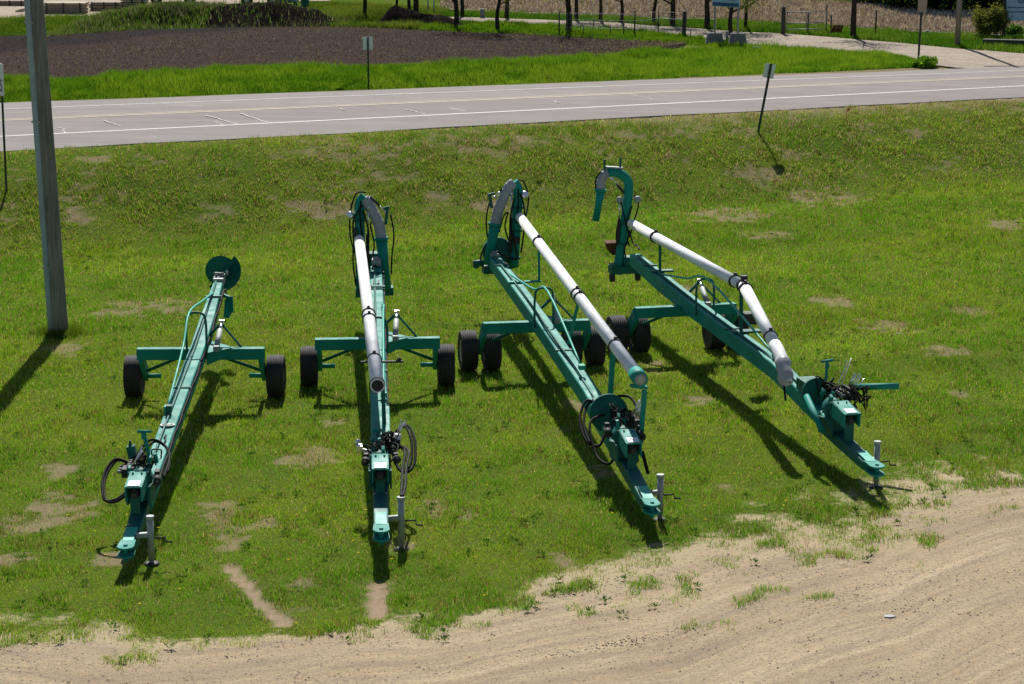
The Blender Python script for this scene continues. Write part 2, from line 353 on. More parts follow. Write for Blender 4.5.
M['asphalt'] = asphalt()
def linepaint(name, c):
    t = NT(name); n = t.noise(14, 5, .7); col = t.mix(t.ramp(n, (.4, 0.0), (.7, .8)), c, (.2, .18, .18, 1)); return t.set(col, .7)
M['line_white'] = linepaint('worn_white_line', (.50, .49, .48, 1)); M['line_yellow'] = linepaint('worn_yellow_line', (.42, .33, .21, 1))
M['crack'] = linepaint('pale_crack_filler', (.34, .325, .31, 1)); M['crack_dark'] = linepaint('dark_crack', (.05, .048, .047, 1))

# ------------------------------------------------------------------ terrain, road, fields
def axis(*segs):
    out = []
    for a, b, st in segs: out += list(np.arange(a, b, st))
    return np.array(out + [segs[-1][1]])
gx = axis((-600, -100, 50), (-100, -30, 5), (-30, -17, .6), (-17, 18, .13), (18, 36, .6), (36, 100, 5), (100, 600, 50))
gy = axis((-80, 10, 8), (10, 23, 1), (23, 62, .13), (62, 88, .2), (88, 135, .6), (135, 200, 5), (200, 900, 50))
X, Y = np.meshgrid(gx, gy); Z = terrain(X, Y); nx, ny = len(gx), len(gy)
g_ = gravel_mask(X, Y); d_ = dry_mask(X, Y); d_ = np.where(Y > 100, .0, d_); r_ = rut_mask(X, Y); Z = Z - .035 * r_
idx = np.arange(nx * ny).reshape(ny, nx)
F = np.stack([idx[:-1, :-1], idx[:-1, 1:], idx[1:, 1:], idx[1:, :-1]], -1).reshape(-1, 4)
g = rawmesh('ground', np.stack([X, Y, Z], -1).reshape(-1, 3), F, M['ground'], {'gravel': g_.ravel(), 'lane': (np.interp(X, _ge[:, 0], _ge[:, 1]) - Y).ravel(), 'dry': d_.ravel(), 'rut': r_.ravel()}, True); tag(g, kind='structure')
xs = np.arange(-150, 151, 2.0)
def strip(name, rows, mat, label=None):
    """rows: list of (n,3) polylines; a sheet between them"""
    n = len(rows[0]); V = np.concatenate(rows); i = np.arange(n - 1); F = np.concatenate([np.stack([k * n + i, k * n + i + 1, (k + 1) * n + i + 1, (k + 1) * n + i], -1) for k in range(len(rows) - 1)])
    o = rawmesh(name, V, F, mat); return tag(o, kind='structure')
def rline(k, dy=0, dz=0, xx=xs): return np.stack([xx, ry(k, xx) + dy, np.full_like(xx, ROAD[k][2] + dz)], -1)
jit = lambda s: (fbm(xs * .7, xs * 0 + s, s) - .5) * .5
e0 = rline('near'); e0[:, 1] += jit(3); e1 = rline('far'); e1[:, 1] += jit(5)
b0 = e0.copy(); b0[:, 2] = 1.2; b0[:, 1] -= .12; b1 = e1.copy(); b1[:, 2] = 1.2; b1[:, 1] += .12
strip('road', [b0, e0, rline('nwhite'), rline('mid'), rline('fwhite'), e1, b1], M['asphalt'])
def marking(name, k, w, mat, dy=0):
    a = rline(k, dy - w / 2, .006); b = rline(k, dy + w / 2, .006)
    if k != 'mid': a[:, 2] += .0; b[:, 2] += .0
    return strip(name, [a, b], mat)
def zroad(x, y):
    ks = ['near', 'nwhite', 'mid', 'fwhite', 'far']; return float(np.interp(y, [ry(k, x) for k in ks], [ROAD[k][2] for k in ks]))
def lay(name, k, w, mat, dy=0):
    rows = []
    for s in (-w / 2, w / 2):
        yy = ry(k, xs) + dy + s; rows.append(np.stack([xs, yy, np.array([zroad(a, b) for a, b in zip(xs, yy)]) + .006], -1))
    if k == 'mid' and abs(dy) < w / 2 : rows.insert(1, rline('mid', 0, .006))
    return strip(name, rows, mat)
lay('edge_line', 'nwhite', .15, M['line_white']); lay('edge_line', 'fwhite', .14, M['line_white'])
lay('centre_line', 'mid', .12, M['line_yellow'], -.12); lay('centre_line', 'mid', .12, M['line_yellow'], .13)
def crack(pts, w, mat):
    P = []
    for px, py in pts:
        q = gz(px, py, 1.6); q = gz(px, py, zroad(q[0], q[1]) + .006); P.append(q)
    P = np.array(P); out = []
    for a, b in zip(P, P[1:]):
        for t in np.linspace(0, 1, 9)[:-1]: out.append(a + (b - a) * t)
    out = np.array(out + [P[-1]]); out[1:-1, 0] += rng.normal(0, .03, len(out) - 2); tdir = P[-1] - P[0]; nn = np.array([-tdir[1], tdir[0], 0]); nn /= np.linalg.norm(nn)
    strip('road_crack', [out - nn * w / 2, out + nn * w / 2], mat)
for pts, w, m in (([(205, 115), (238, 124)], .06, 'crack'), ([(194, 121), (212, 121), (225, 125)], .05, 'crack'), ([(240, 113), (268, 122)], .06, 'crack'), ([(168, 105), (200, 106), (212, 111)], .05, 'crack'),
                  ([(104, 120), (120, 126)], .05, 'crack'), ([(143, 132), (165, 142)], .04, 'crack_dark'), ([(88, 138), (100, 146)], .035, 'crack_dark'), ([(424, 102), (465, 111)], .06, 'crack'), ([(405, 109), (425, 114)], .05, 'crack'),
                  ([(538, 96), (560, 103)], .05, 'crack'), ([(630, 94), (660, 101)], .05, 'crack'), ([(365, 93), (425, 94)], .05, 'crack'), ([(190, 102), (160, 104), (210, 98)], .04, 'crack'), ([(60, 127), (66, 133)], .05, 'crack'), ([(325, 104), (345, 110)], .05, 'crack')): crack(pts, w, M[m])

def sheet(name, low, up, mat, dz=.03, nu=60, nv=14, rough=0, wet=False):
    """ground cover between two outlines given as world points, laid on the terrain"""
    def samp(P, n):
        P = np.array([(p.x, p.y) for p in P]); L = np.r_[0, np.cumsum(np.hypot(*np.diff(P, axis=0).T))]; t = np.linspace(0, L[-1], n); return np.stack([np.interp(t, L, P[:, 0]), np.interp(t, L, P[:, 1])], -1)
    a = samp(low, nu); b = samp(up, nu); V = []
    for k in range(nv):
        t = k / (nv - 1); q = a * (1 - t) + b * t; z = terrain(q[:, 0], q[:, 1]) + dz + (rough * (fbm(q[:, 0] * 1.1, q[:, 1] * 1.1, 12) - .3) * min(1, 8 * t * (1 - t)) if rough else 0); V.append(np.c_[q, z])
    i = np.arange(nu - 1); F = np.concatenate([np.stack([k * nu + i, k * nu + i + 1, (k + 1) * nu + i + 1, (k + 1) * nu + i], -1) for k in range(nv - 1)])
    A_ = None
    if wet:
        vv = np.repeat(np.linspace(0, 1, nv), nu); uu = np.tile(np.linspace(0, 1, nu), nv); A_ = {'wet': sstep(-.05, .05, vv - (.42 + 1.15 * uu + .10 * (np.sin(uu * 40) * .3)))}
    return tag(rawmesh(name, np.concatenate(V), F, mat, A_, True), kind='structure')
GP = lambda L: [gp(*p) for p in L]
field_low = GP([(-160, 90), (0, 84), (120, 79), (240, 71), (340, 69), (480, 67), (560, 62), (640, 54), (684, 47)]); field_up = GP([(-160, 47), (0, 37), (127, 31), (240, 28), (352, 28), (418, 31), (500, 34), (600, 39), (686, 45)])
sheet('plowed_field', field_low, field_up, M['field'], .04, 200, 70, .10, True)
sheet('gravel_drive', GP([(1300, 74), (1100, 72), (1024, 71.2), (960, 69.5), (930, 66), (905, 61), (850, 54), (800, 49), (740, 45), (690, 38), (620, 30), (540, 25), (480, 22.5), (420, 20.5)]),
      GP([(1300, 68), (1100, 58), (1024, 55), (960, 50), (900, 44), (850, 40), (790, 35), (740, 33), (690, 29), (620, 23.5), (560, 21.5), (540, 20.5), (480, 18.5), (420, 17.5)]), M['drive'], .05, 90, 8, .02)
sheet('stubble_field', GP([(1400, 40), (1024, 37), (960, 35), (900, 32), (800, 27), (700, 20), (600, 17), (520, 14), (440, 10)]), GP([(1400, 14), (1024, 14), (960, 12.5), (900, 9), (800, 2), (700, -6), (600, -12), (520, -16), (440, -20)]), M['stubble'], .05, 120, 24, .08)
sheet('gravel_yard', GP([(-300, 26), (0, 19), (45, 18.5), (90, 17), (130, 9), (245, 4), (330, 2)]), GP([(-300, -30), (0, -30), (45, -30), (90, -30), (130, -30), (245, -30), (330, -30)]), M['yard'], .05, 50, 14)
# ------------------------------------------------------------------ trailers (local frame: x to the right, y to the rear, z up; s = metres forward of the wheels)
def P_(s, lat, h): return Vector((lat, -s, h))
def sweep(mb, pts, ws, hs, ch=.014):
    """box section swept along a spine in the trailer's centre plane"""
    rings = []
    for i, p in enumerate(pts):
        t = (pts[min(i + 1, len(pts) - 1)] - pts[max(i - 1, 0)]).normalized(); x = Vector((1, 0, 0)); x = (x - t * x.dot(t)).normalized(); y = t.cross(x); w, h = ws[i] / 2, hs[i] / 2
        rings.append([mb.bm.verts.new(p + x * a + y * b) for a, b in ((w - ch, -h), (w, -h + ch), (w, h - ch), (w - ch, h), (-w + ch, h), (-w, h - ch), (-w, -h + ch), (-w + ch, -h))])
    for a, b in zip(rings, rings[1:]):
        for k in range(8): mb.bm.faces.new([a[k], a[(k + 1) % 8], b[(k + 1) % 8], b[k]])
    mb.bm.faces.new(list(reversed(rings[0]))); mb.bm.faces.new(rings[-1]); return mb
def link(o, parent, loc=None, rot=None):
    c = o.copy(); COL.objects.link(c); c.parent = parent
    if loc is not None: c.location = loc
    if rot is not None: c.rotation_euler = rot
    return c
_proto = {}
def make_wheel(parent, loc, flip=1, r=.375, w=.31, spin=0.0):
    if 'tyre' not in _proto:
        tb = MB(); pr = []
        R0 = r; hw = w / 2
        pr = [(-hw * .72, R0 * .56), (-hw * .98, R0 * .66), (-hw, R0 * .80), (-hw * .93, R0 * .93)]
        gro = [-.78, -.52, -.26, 0, .26, .52, .78]
        for gc in gro:
            crown = R0 * (1 - .035 * gc * gc)
            pr += [((gc - .095) * hw, crown), ((gc - .07) * hw, crown - .016), ((gc + .07) * hw, crown - .016), ((gc + .095) * hw, crown)] if abs(gc) < .8 else []
        pr += [(hw * .93, R0 * .93), (hw, R0 * .80), (hw * .98, R0 * .66), (hw * .72, R0 * .56)]
        tb.lathe((0, 0, 0), (1, 0, 0), pr, 44); t = tb.build('tyre', M['rubber'])
        rb = MB(); rb.lathe((0, 0, 0), (1, 0, 0), [(hw * .25, .04), (hw * .30, R0 * .28), (hw * .20, R0 * .42), (hw * .62, R0 * .50), (hw * .80, R0 * .555), (hw * .80, R0 * .575), (-hw * .7, R0 * .575), (-hw * .7, .04)], 32); rim = rb.build('rim', M['rim'])
        hb = MB(); hb.lathe((0, 0, 0), (1, 0, 0), [(-hw * .9, .05), (hw * .3, .05), (hw * .3, .085), (hw * .42, .085), (hw * .42, .05), (hw * .75, .045), (hw * .8, .02)], 16)
        for k in range(6):
            a = k * math.pi / 3; hb.cyl((hw * .3, .066 * math.cos(a), .066 * math.sin(a)), (hw * .5, .066 * math.cos(a), .066 * math.sin(a)), .011, 6)
        wh = hb.build('wheel', M['dark_steel']); _proto.update(tyre=t, rim=rim, wheel=wh)
        t.parent = wh; rim.parent = wh; wh.parent = parent; root = wh
    else:
        root = link(_proto['wheel'], parent); link(_proto['tyre'], root); link(_proto['rim'], root)
    root.location = loc; root.rotation_euler = (spin, 0, 0 if flip > 0 else math.pi); return root
def jack(parent, s, lat, top, mat='zinc', tilt=0):
    b = MB(); b.cyl(P_(s, lat, .10), P_(s, lat, top - .05), .046, 16); b.cyl(P_(s, lat, top - .05), P_(s, lat, top), .054, 16); b.cyl(P_(s, lat, .03), P_(s, lat, .30), .036, 12)
    b.bar(P_(s, lat, top * .62), P_(s, lat - .2, top * .6), .07, .07)
    j = b.build('jack', M[mat], parent); f = MB(); f.lathe(P_(s, lat, .012), (0, 0, 1), [(0, .11), (.018, .11), (.03, .07)], 18); f.build('foot', M['dark_steel'], j)
    h = MB(); h.tube([P_(s, lat + .05, top * .55), P_(s, lat + .2, top * .56), P_(s + .02, lat + .21, top * .48), P_(s + .04, lat + .3, top * .48)], .013, 8); h.build('handle', M['dark_steel'], j)
def chassis(t, prof, tip, wl, tongue_from, leg, arm, dual, tyre_turn, rail, hoop_s, rear_w=.22, s_ax=.55, lat_j=.28, jtop=.74, js=9.6):
    pts = [P_(s, 0, h - .14) for s, h in prof]; n = len(pts)
    b = MB(); sweep(b, pts, [rear_w] + [.255] * (n - 1), [.24] + [.275] * (n - 2) + [.24]); b.build('beam', M['teal'], t)
    # tongue: narrower drawbar with a hitch plate
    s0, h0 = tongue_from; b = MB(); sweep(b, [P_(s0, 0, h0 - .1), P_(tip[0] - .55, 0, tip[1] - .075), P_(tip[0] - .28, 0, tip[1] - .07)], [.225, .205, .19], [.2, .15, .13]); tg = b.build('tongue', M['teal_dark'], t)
    b = MB(); a = tip[0] - .8; sl = (tip[1] - h0) / (tip[0] - s0)
    poly = [P_(a, -.075, tip[1] + .012 - sl * .6), P_(a, .075, tip[1] + .012 - sl * .6), P_(tip[0] - .36, .075, tip[1] + .012), P_(tip[0] - .36, -.075, tip[1] + .012)]
    b.plate(poly, (0, .06, 1), .012); b.build('tongue_cap', M['teal_pale'], tg)
    b = MB(); cx = tip[0] - .14
    for z in (.0, -.12): b.plate([P_(tip[0] - .42, -.1, tip[1] + z)] + [P_(cx + .13 * math.cos(q), .115 * math.sin(q), tip[1] + z) for q in np.linspace(-1.5, 1.5, 9)] + [P_(tip[0] - .42, .1, tip[1] + z)], (0, 0, 1), .026)
    b.cyl(P_(cx, 0, tip[1] - .2), P_(cx, 0, tip[1] + .035), .03, 12); b.build('hitch', M['teal'], tg)
    # axle beam, legs, wheels
    b = MB(); zc = .90
    b.bar(P_(s_ax, -arm, zc), P_(s_ax, arm, zc), .17, .20, up=(0, 0, 1), bev=.015); ax = b.build('axle_beam', M['teal'], t)
    for sg in (-1, 1):
        b = MB(); b.bar(P_(s_ax + .02, sg * leg, zc - .03), P_(-.04, sg * leg, .36), .075, .28, h2=.2, up=(0, 1, .5), bev=.01)
        b.cyl(P_(0, sg * (leg - .26), .375), P_(0, sg * (leg + .06), .375), .042, 12); b.build('wheel_leg', M['teal'], t)
        b = MB(); b.bar(P_(s_ax - .02, sg * .42, zc - .09), P_(.12, sg * (leg - .05), .50), .055, .055); b.build('brace', M['teal_dark'], t)
        if sg < 0: continue
        b = MB(); b.plate([P_(s_ax + .55, sg * .145, 1.02), P_(s_ax - .35, sg * .145, 1.04), P_(s_ax - .02, sg * .52, 1.006), P_(s_ax + .1, sg * .52, 1.006)], (0, 0, 1), .022)
        b.plate([P_(s_ax + .5, sg * .15, 1.0), P_(s_ax + .1, sg * .5, 1.0), P_(s_ax + .1, sg * .5, .88), P_(s_ax + .45, sg * .15, .80)], (sg * .5, -.7, 0), .02)
        b.build('gusset', M['teal'], t)
    for q, l in enumerate(wl): make_wheel(t, P_(0, l, .372), 1 if l > 0 else -1, spin=.3 * q)
    # lift cylinder and its strut
    c = MB(); c.cyl(P_(.95, .31, 1.08), P_(.50, .335, 1.30), .048, 16); c.box(P_(.98, .31, 1.08), .1, .08, .1); cy = c.build('lift_cylinder', M['zinc'], t)
    c = MB(); c.cyl(P_(.50, .335, 1.30), P_(.32, .345, 1.39), .026, 12); c.box(P_(.30, .346, 1.40), .10, .05, .08); c.build('rod', M['chrome'], cy)
    c = MB(); c.bar(P_(.34, .36, 1.36), P_(.50, .70, .99), .035, .035); c.bar(P_(.3, .1, 1.15), P_(.3, .34, 1.38), .05, .05); c.build('strut', M['teal_dark'], t)
    # service line along the top, hose run down the right flank
    zt = lambda s: float(np.interp(s, [p[0] for p in prof], [p[1] for p in prof]))
    ss = np.linspace(prof[0][0] + .3, prof[-1][0] - .7, 9)
    c = MB(); c.tube([P_(s, -.03, zt(s) + .018) for s in ss], .02, 8); c.build('service_line', M['teal_dark'], t)
    c = MB()
    for dz in (.05, .09): c.tube([P_(s, .142 + .008 * math.sin(s * 5 + dz * 30), zt(s) - dz - .012 * math.sin(s * 3)) for s in np.linspace(prof[0][0] + .6, prof[-1][0] - .3, 30)], .016, 6)
    c.build('hose_run', M['hose'], t)
    for s in (prof[0][0] + 1.1, 3.4):
        c = MB(); c.bar(P_(s, -.15, zt(s) + .006), P_(s, .15, zt(s) + .006), .06, .02, bev=0); c.build('hose_clamp', M['teal_dark'], t)
    if rail:
        c = MB(); c.tube(spline([P_(*q) for q in rail], 5), .02, 8); c.box(P_(rail[-1][0] + .05, rail[-1][1], rail[-1][2]), .1, .14, .08); c.build('hose_rail', M['teal_pale'], t)
        zb = zt(hoop_s); ht = max(q[2] for q in rail) - .03
        c = MB(); c.tube(spline([P_(hoop_s, -.165, zb - .12), P_(hoop_s, -.165, ht - .16), P_(hoop_s, -.1, ht), P_(hoop_s, .1, ht), P_(hoop_s, .165, ht - .16), P_(hoop_s, .165, zb - .12)], 6), .021, 8); c.build('hoop', M['teal_dark'], t)
    jack(t, js, lat_j, jtop)
    return zt
def pto(t, zt, s0=8.1, w=.22, h=1.02, seed=4):
    """cowl over the drive shaft, gearbox, stand plates and the clutter of motors and brackets round them"""
    b = MB(); s1 = s0 + .55
    b.bar(P_(s0, 0, h + .07), P_(s1, 0, h), w, .02, bev=0); b.bar(P_(s0, -w / 2, h - .05), P_(s1, -w / 2, h - .1), .018, .22, bev=0); b.bar(P_(s0, w / 2, h - .05), P_(s1, w / 2, h - .1), .018, .22, bev=0)
    for q in (-.28, .28): b.cyl(P_(s0 + .1, q * w, h + .07), P_(s0 + .1, q * w, h + .095), .014, 6)
    c = b.build('shaft_cowl', M['teal'], t)
    b = MB(); b.bar(P_(s0 - .02, 0, .62), P_(s0 - .02, 0, h + .06), w + .06, .03, up=(0, 1, 0)); b.bar(P_(s0 + .42, 0, .56), P_(s0 + .42, 0, h - .16), w * .6, .02, up=(0, 1, 0)); b.bar(P_(s0 - .5, -.15, .66), P_(s0 + .1, -.15, .72), .03, .26); b.bar(P_(s0 - .5, .15, .66), P_(s0 + .1, .15, .72), .03, .26); b.build('stand', M['teal_dark'], t)
    b = MB(); b.plate([P_(s1 - .2, -.085, h + .042), P_(s1 - .2, .085, h + .042), P_(s1 - .015, .085, h + .019), P_(s1 - .015, -.085, h + .019)], (0, .1, 1), .006); b.build('decal', M['label_blue'], c)
    b = MB(); b.cyl(P_(s0 - .5, 0, h - .1), P_(s1 - .05, 0, h - .13), .04, 12); b.lathe(P_(s0 + .25, 0, h - .12), (0, -1, 0), [(0, .05), (.02, .075), (.18, .075), (.2, .05)], 16); b.build('drive_shaft', M['dark_steel'], t)
    b = MB(); b.lathe(P_(s0 - .28, 0, h - .10), (0, -1, 0), [(-.14, .10), (-.1, .155), (.1, .155), (.14, .10)], 22)
    for k in range(8): a = k * math.pi / 4; b.cyl(P_(s0 - .17, .13 * math.cos(a), h - .10 + .13 * math.sin(a)), P_(s0 - .14, .13 * math.cos(a), h - .10 + .13 * math.sin(a)), .013, 6)
    b.box(P_(s0 - .28, 0, h - .27), .2, .26, .26); b.build('gearbox', M['teal_dark'], t)
    r = random.Random(seed)
    for k in range(3):
        b = MB(); sd = r.choice((-1, 1)); a = P_(s0 - .75 + .25 * k, sd * (.17 + .03 * k), h - .06 + r.uniform(-.08, .05)); e = a + Vector((sd * .02, -.22, r.uniform(-.05, .05))); b.cyl(a, e, .055, 12); b.cyl(e, e + (e - a).normalized() * .05, .032, 8); b.box(a + Vector((0, 0, .06)), .07, .09, .05); b.build('hydraulic_motor', M['dark_steel'], t)
    for k in range(3):
        b = MB(); p = P_(s0 - .8 + .3 * k, r.uniform(-.16, .16), h - .02); b.bar(p, p + Vector((r.uniform(-.03, .03), r.uniform(-.1, .1), r.uniform(.1, .2))), .05, .09, up=(0, 1, 0)); b.build('bracket', M['teal'], t)
def valves(t, s, lat, h, n=5, seed=1):
    r = random.Random(seed); b = MB(); b.box(P_(s, lat, h), .2, .34, .13)
    for k in range(n): b.cyl(P_(s - .14 + k * .28 / max(1, n - 1), lat, h + .05), P_(s - .14 + k * .28 / max(1, n - 1), lat + .0, h + .12), .028, 8)
    v = b.build('valve_block', M['dark_steel'], t)
    c = MB()
    for k in range(n):
        ss = s - .14 + k * .28 / max(1, n - 1); c.cyl(P_(ss, lat + .05, h + .1), P_(ss + r.uniform(-.06, .06), lat + .12 + r.uniform(0, .08), h + .28 + r.uniform(0, .05)), .009, 6)
    c.build('lever', M['chrome'], v)
    c = MB()
    for k in range(n + 2):
        ss = s - .16 + k * .32 / (n + 1); c.cyl(P_(ss, lat - .11, h + .03 * (k % 2)), P_(ss, lat - .16, h + .03 * (k % 2)), .02, 6)
    c.build('fitting', M['zinc'], v)
def hoses(t, loops, r=.02, name='hydraulic_hose'):
    for L in loops:
        c = MB(); c.tube(spline([P_(*q) for q in L], 7), r, 8); c.build(name, M['hose'], t)
def clutter(t, s, lat, h, n=9, seed=2, spread=.28):
    """small hoses that loop over the control area, one part"""
    r = random.Random(seed)
    for k in range(n):
        a = P_(s + r.uniform(-spread, spread), lat + r.uniform(-.12, .12), h + r.uniform(-.05, .05)); e = P_(s + r.uniform(-spread, spread) + .1, lat + r.uniform(-.15, .15), h - r.uniform(0, .15)); m = (a + e) / 2 + Vector((r.uniform(-.14, .14), r.uniform(-.1, .1), r.uniform(.08, .26)))
        c = MB(); c.tube(spline([a, a * .6 + m * .4 + Vector((0, 0, .05)), m, e * .6 + m * .4, e], 4), .012, 6); c.build('hydraulic_hose', M['hose'], t)
def collar(mb, p, q, t, r, w=.05, ext=.018):
    p = Vector(p); q = Vector(q); d_ = (q - p).normalized(); c = p + (q - p) * t; mb.lathe(c - d_ * w / 2, d_, [(0, r), (.0, r + ext), (w, r + ext), (w, r)], 20)
    mb.box(c + Vector((0, 0, r + ext + .012)), .05, .05, .04, 0); return mb
def pump_head(t, col, duct, spout, rc=.10, rd=.108, rs=.098):
    b = MB(); b.tube(spline(col, 6), rc, 18); c = b.build('pump_column', M['teal'], t)
    for k in (.25, .5): pass
    a, e = col[0], col[1]
    for q in (.12, .55, .92): b = MB(); b.lathe(a + (e - a) * q, (e - a), [(0, rc), (0, rc + .03), (.035, rc + .03), (.035, rc)], 18); b.build('flange', M['teal_dark'], c)
    b = MB(); b.tube(spline(duct, 8), rd, 18); d_ = b.build('discharge_duct', M['duct'], t)
    b = MB(); D = spline(duct, 8)
    for k in range(3, len(D) - 2, 3): b.lathe(D[k], (D[k + 1] - D[k - 1]), [(0, rd), (0, rd + .008), (.02, rd + .008), (.02, rd)], 18)
    b.build('duct_band', M['duct'], d_)
    b = MB(); n = len(spout); b.tube(spout, [rd + .01] + [rs] * (n - 1), 18, hollow=.25); b.lathe(spout[0] - (spout[1] - spout[0]).normalized() * .03, spout[1] - spout[0], [(0, rd + .01), (0, rd + .035), (.05, rd + .035), (.05, rd + .01)], 18); b.build('discharge_spout', M['teal'], t)
def cylinder(t, a, e, name='hydraulic_cylinder', r=.035):
    a = Vector(a); e = Vector(e); m = a + (e - a) * .6; c = MB(); c.cyl(a, m, r, 12); o = c.build(name, M['dark_steel'], t); c = MB(); c.cyl(m, e, r * .5, 10); c.cyl(e - (e - a).normalized() * .03, e + (e - a).normalized() * .03, r * .9, 8); c.build('rod', M['chrome'], o)
TP = {1: (-5.38, 40.95, 1.06), 2: (-2.40, 41.77, 3.4), 3: (.36, 43.12, 8.86), 4: (3.13, 44.58, 12.85)}
def place(n): x, y, th = TP[n]; return (x, y, tz(x, y) + .0), R(th)
GRP = 'teal slurry trailers parked in a row on the grass'
# ---- agitator trailer without a pipe
loc, rz = place(1)
t1 = empty('agitator_trailer', loc, rz, 'teal agitator trailer with round propeller at its raised rear and no white pipe', 'trailer', GRP)
zt = chassis(t1, [(-2.75, 1.60), (-.6, 1.32), (1.0, 1.14), (4.2, .93), (8.3, .64)], (10.2, .40), (-1.24, 1.24), (7.9, .62), 1.03, 1.10, False, 0,
             [(-1.75, -.02, 1.50), (-.6, -.06, 1.60), (1.25, -.10, 1.76), (2.3, -.09, 1.42), (4.6, -.08, .96)], 1.15, rear_w=.17, lat_j=.28, jtop=.70, js=9.62)
pto(t1, zt, 8.62, h=.97); valves(t1, 7.9, -.22, .86, 4, 3)
hoses(t1, [[(7.75, -.22, .9), (7.8, -.42, .98), (8.15, -.54, .80), (8.55, -.48, .62), (8.65, -.32, .62), (8.6, -.16, .72)], [(7.8, -.2, .92), (7.8, -.44, 1.0), (8.1, -.57, .83), (8.52, -.51, .62), (8.62, -.33, .64), (8.5, -.16, .74)],
           [(7.6, -.2, .95), (7.3, 0, 1.15), (7.4, .25, 1.05), (7.9, .32, .85), (8.0, .1, .8)], [(7.7, -.15, .95), (7.2, .05, 1.1), (7.5, .3, 1.0), (8.1, .28, .8)]])
clutter(t1, 8.05, 0, .92, 12, 5, .34)
b = MB(); b.tube([P_(8.1, .09, .6), P_(8.1, .08, 1.15), P_(8.15, .03, 1.5)], .028, 10); b.cyl(P_(8.15, -.06, 1.5), P_(8.15, .14, 1.5), .022, 8); b.box(P_(8.15, .03, 1.44), .07, .07, .1); b.build('lever_post', M['teal'], t1)
b = MB(); b.bar(P_(7.5, -.2, .8), P_(7.5, -.26, 1.12), .12, .12); b.cyl(P_(7.5, -.26, 1.12), P_(7.5, -.265, 1.2), .03, 8, .01); b.build('oil_tank', M['teal_dark'], t1)
b = MB(); b.tube(spline([P_(6.7, -.06, .74), P_(6.7, -.06, .84), P_(6.7, .07, .84), P_(6.7, .07, .74)], 4), .012, 6); b.build('grab_handle', M['dark_steel'], t1)
b = MB(); b.tube(spline([P_(5.9, .02, .80), P_(5.95, .06, .87), P_(6.15, .05, .78)], 4), .012, 6); b.build('hook', M['dark_steel'], t1)
b = MB(); b.box(P_(4.75, -.04, .99), .09, .13, .09); b.build('rail_clamp', M['teal_dark'], t1)
b = MB(); b.lathe(P_(5.3, .0, zt(5.3) + .005), (0, .07, 1), [(0, .115), (.006, .115)], 28); e = b.build('emblem', M['decal'], t1)
b = MB(); b.lathe(P_(5.3, .0, zt(5.3) + .0125), (0, .07, 1), [(0, .085), (.003, .085)], 28); b.build('emblem_centre', M['rust'], e)
b = MB(); b.lathe(P_(5.3, .0, zt(5.3) + .0165), (0, .07, 1), [(0, .06), (.003, .06)], 28); b.build('emblem_bar', M['zinc'], e)
# propeller: two helical half discs
b = MB(); cs = P_(-3.12, .03, 1.62); n = 20
for hb in (0, 1):
    ri = []
    for k in range(n + 1):
        a = math.pi * hb + math.pi * 1.06 * k / n + .75; off = .46 * (k / n - .5)
        for rr in (.05, .20, .335):
            ri.append(b.bm.verts.new(cs + Vector((rr * math.cos(a), off, rr * math.sin(a)))))
    for k in range(n):
        for j in range(2):
            b.bm.faces.new([ri[k * 3 + j], ri[k * 3 + j + 1], ri[k * 3 + 4 + j], ri[k * 3 + 3 + j]])
bmesh.ops.solidify(b.bm, geom=list(b.bm.faces), thickness=.018)
b.cyl(cs + Vector((0, -.22, 0)), cs + Vector((0, .14, 0)), .06, 16); b.build('propeller', M['teal_dark'], t1)
b = MB(); b.bar(P_(-2.95, 0, 1.56), P_(-2.55, 0, 1.53), .19, .16); b.box(P_(-2.78, -.05, 1.66), .05, .14, .06); b.box(P_(-2.78, .06, 1.66), .05, .14, .06); b.cyl(P_(-2.7, -.09, 1.68), P_(-2.7, .09, 1.68), .02, 8); b.build('bearing_block', M['zinc'], t1)
b = MB(); b.plate([P_(-2.15, .16, 1.30), P_(-2.15, .30, 1.36), P_(-2.05, .30, 1.10), P_(-2.0, .24, .98), P_(-2.0, .14, 1.0)], (.1, 1, .2), .03); b.bar(P_(-2.2, .1, 1.38), P_(-2.15, .25, 1.33), .06, .06); b.bar(P_(-2.12, .29, 1.36), P_(-2.03, .30, 1.08), .04, .1); b.build('flap', M['teal'], t1)
b = MB(); b.bar(P_(-2.6, .12, 1.4), P_(-2.6, .16, 1.2), .03, .06); b.build('stop_pin', M['dark_steel'], t1)

# ---- the three pump trailers
def pump_trailer(n, label, prof, tip, wl, leg, arm, rail, hoop_s, **k):
    loc, rz = place(n); t = empty('slurry_pump_trailer', loc, rz, label, 'trailer', GRP)
    return t, chassis(t, prof, tip, wl, (8.2, .70), leg, arm, False, 0, rail, hoop_s, **k)
# second from left: pipe straight over the beam
t2, zt = pump_trailer(2, 'teal slurry pump trailer on two single wheels, white pipe ending in an open mouth', [(-5.0, 1.36), (-1.5, 1.22), (1, 1.17), (5.5, .98), (8.4, .74)], (10.65, .52), (-1.22, 1.22), 1.02, 1.10, [(-1.2, .1, 1.24), (.2, .12, 1.5), (1.6, .1, 1.60), (5.0, .08, 1.08)], 1.6, lat_j=.28, jtop=.78, js=9.8)
A, B = P_(-4.45, -.32, 1.86), P_(7.3, -.02, 1.76)
b = MB(); b.tube([A, A + (B - A) * .5, B], [.098, .101, .105], 24, hollow=.9); pp_ = b.build('pipe', M['white'], t2)
for q in (.58, .615, .86): b = MB(); collar(b, A, B, q, .101); b.build('pipe_collar', M['dark_steel'], pp_)
b = MB(); b.lathe(B - (B - A).normalized() * .09, B - A, [(0, .105), (0, .118), (.03, .118), (.03, .105)], 20); b.build('pipe_collar', M['dark_steel'], pp_)
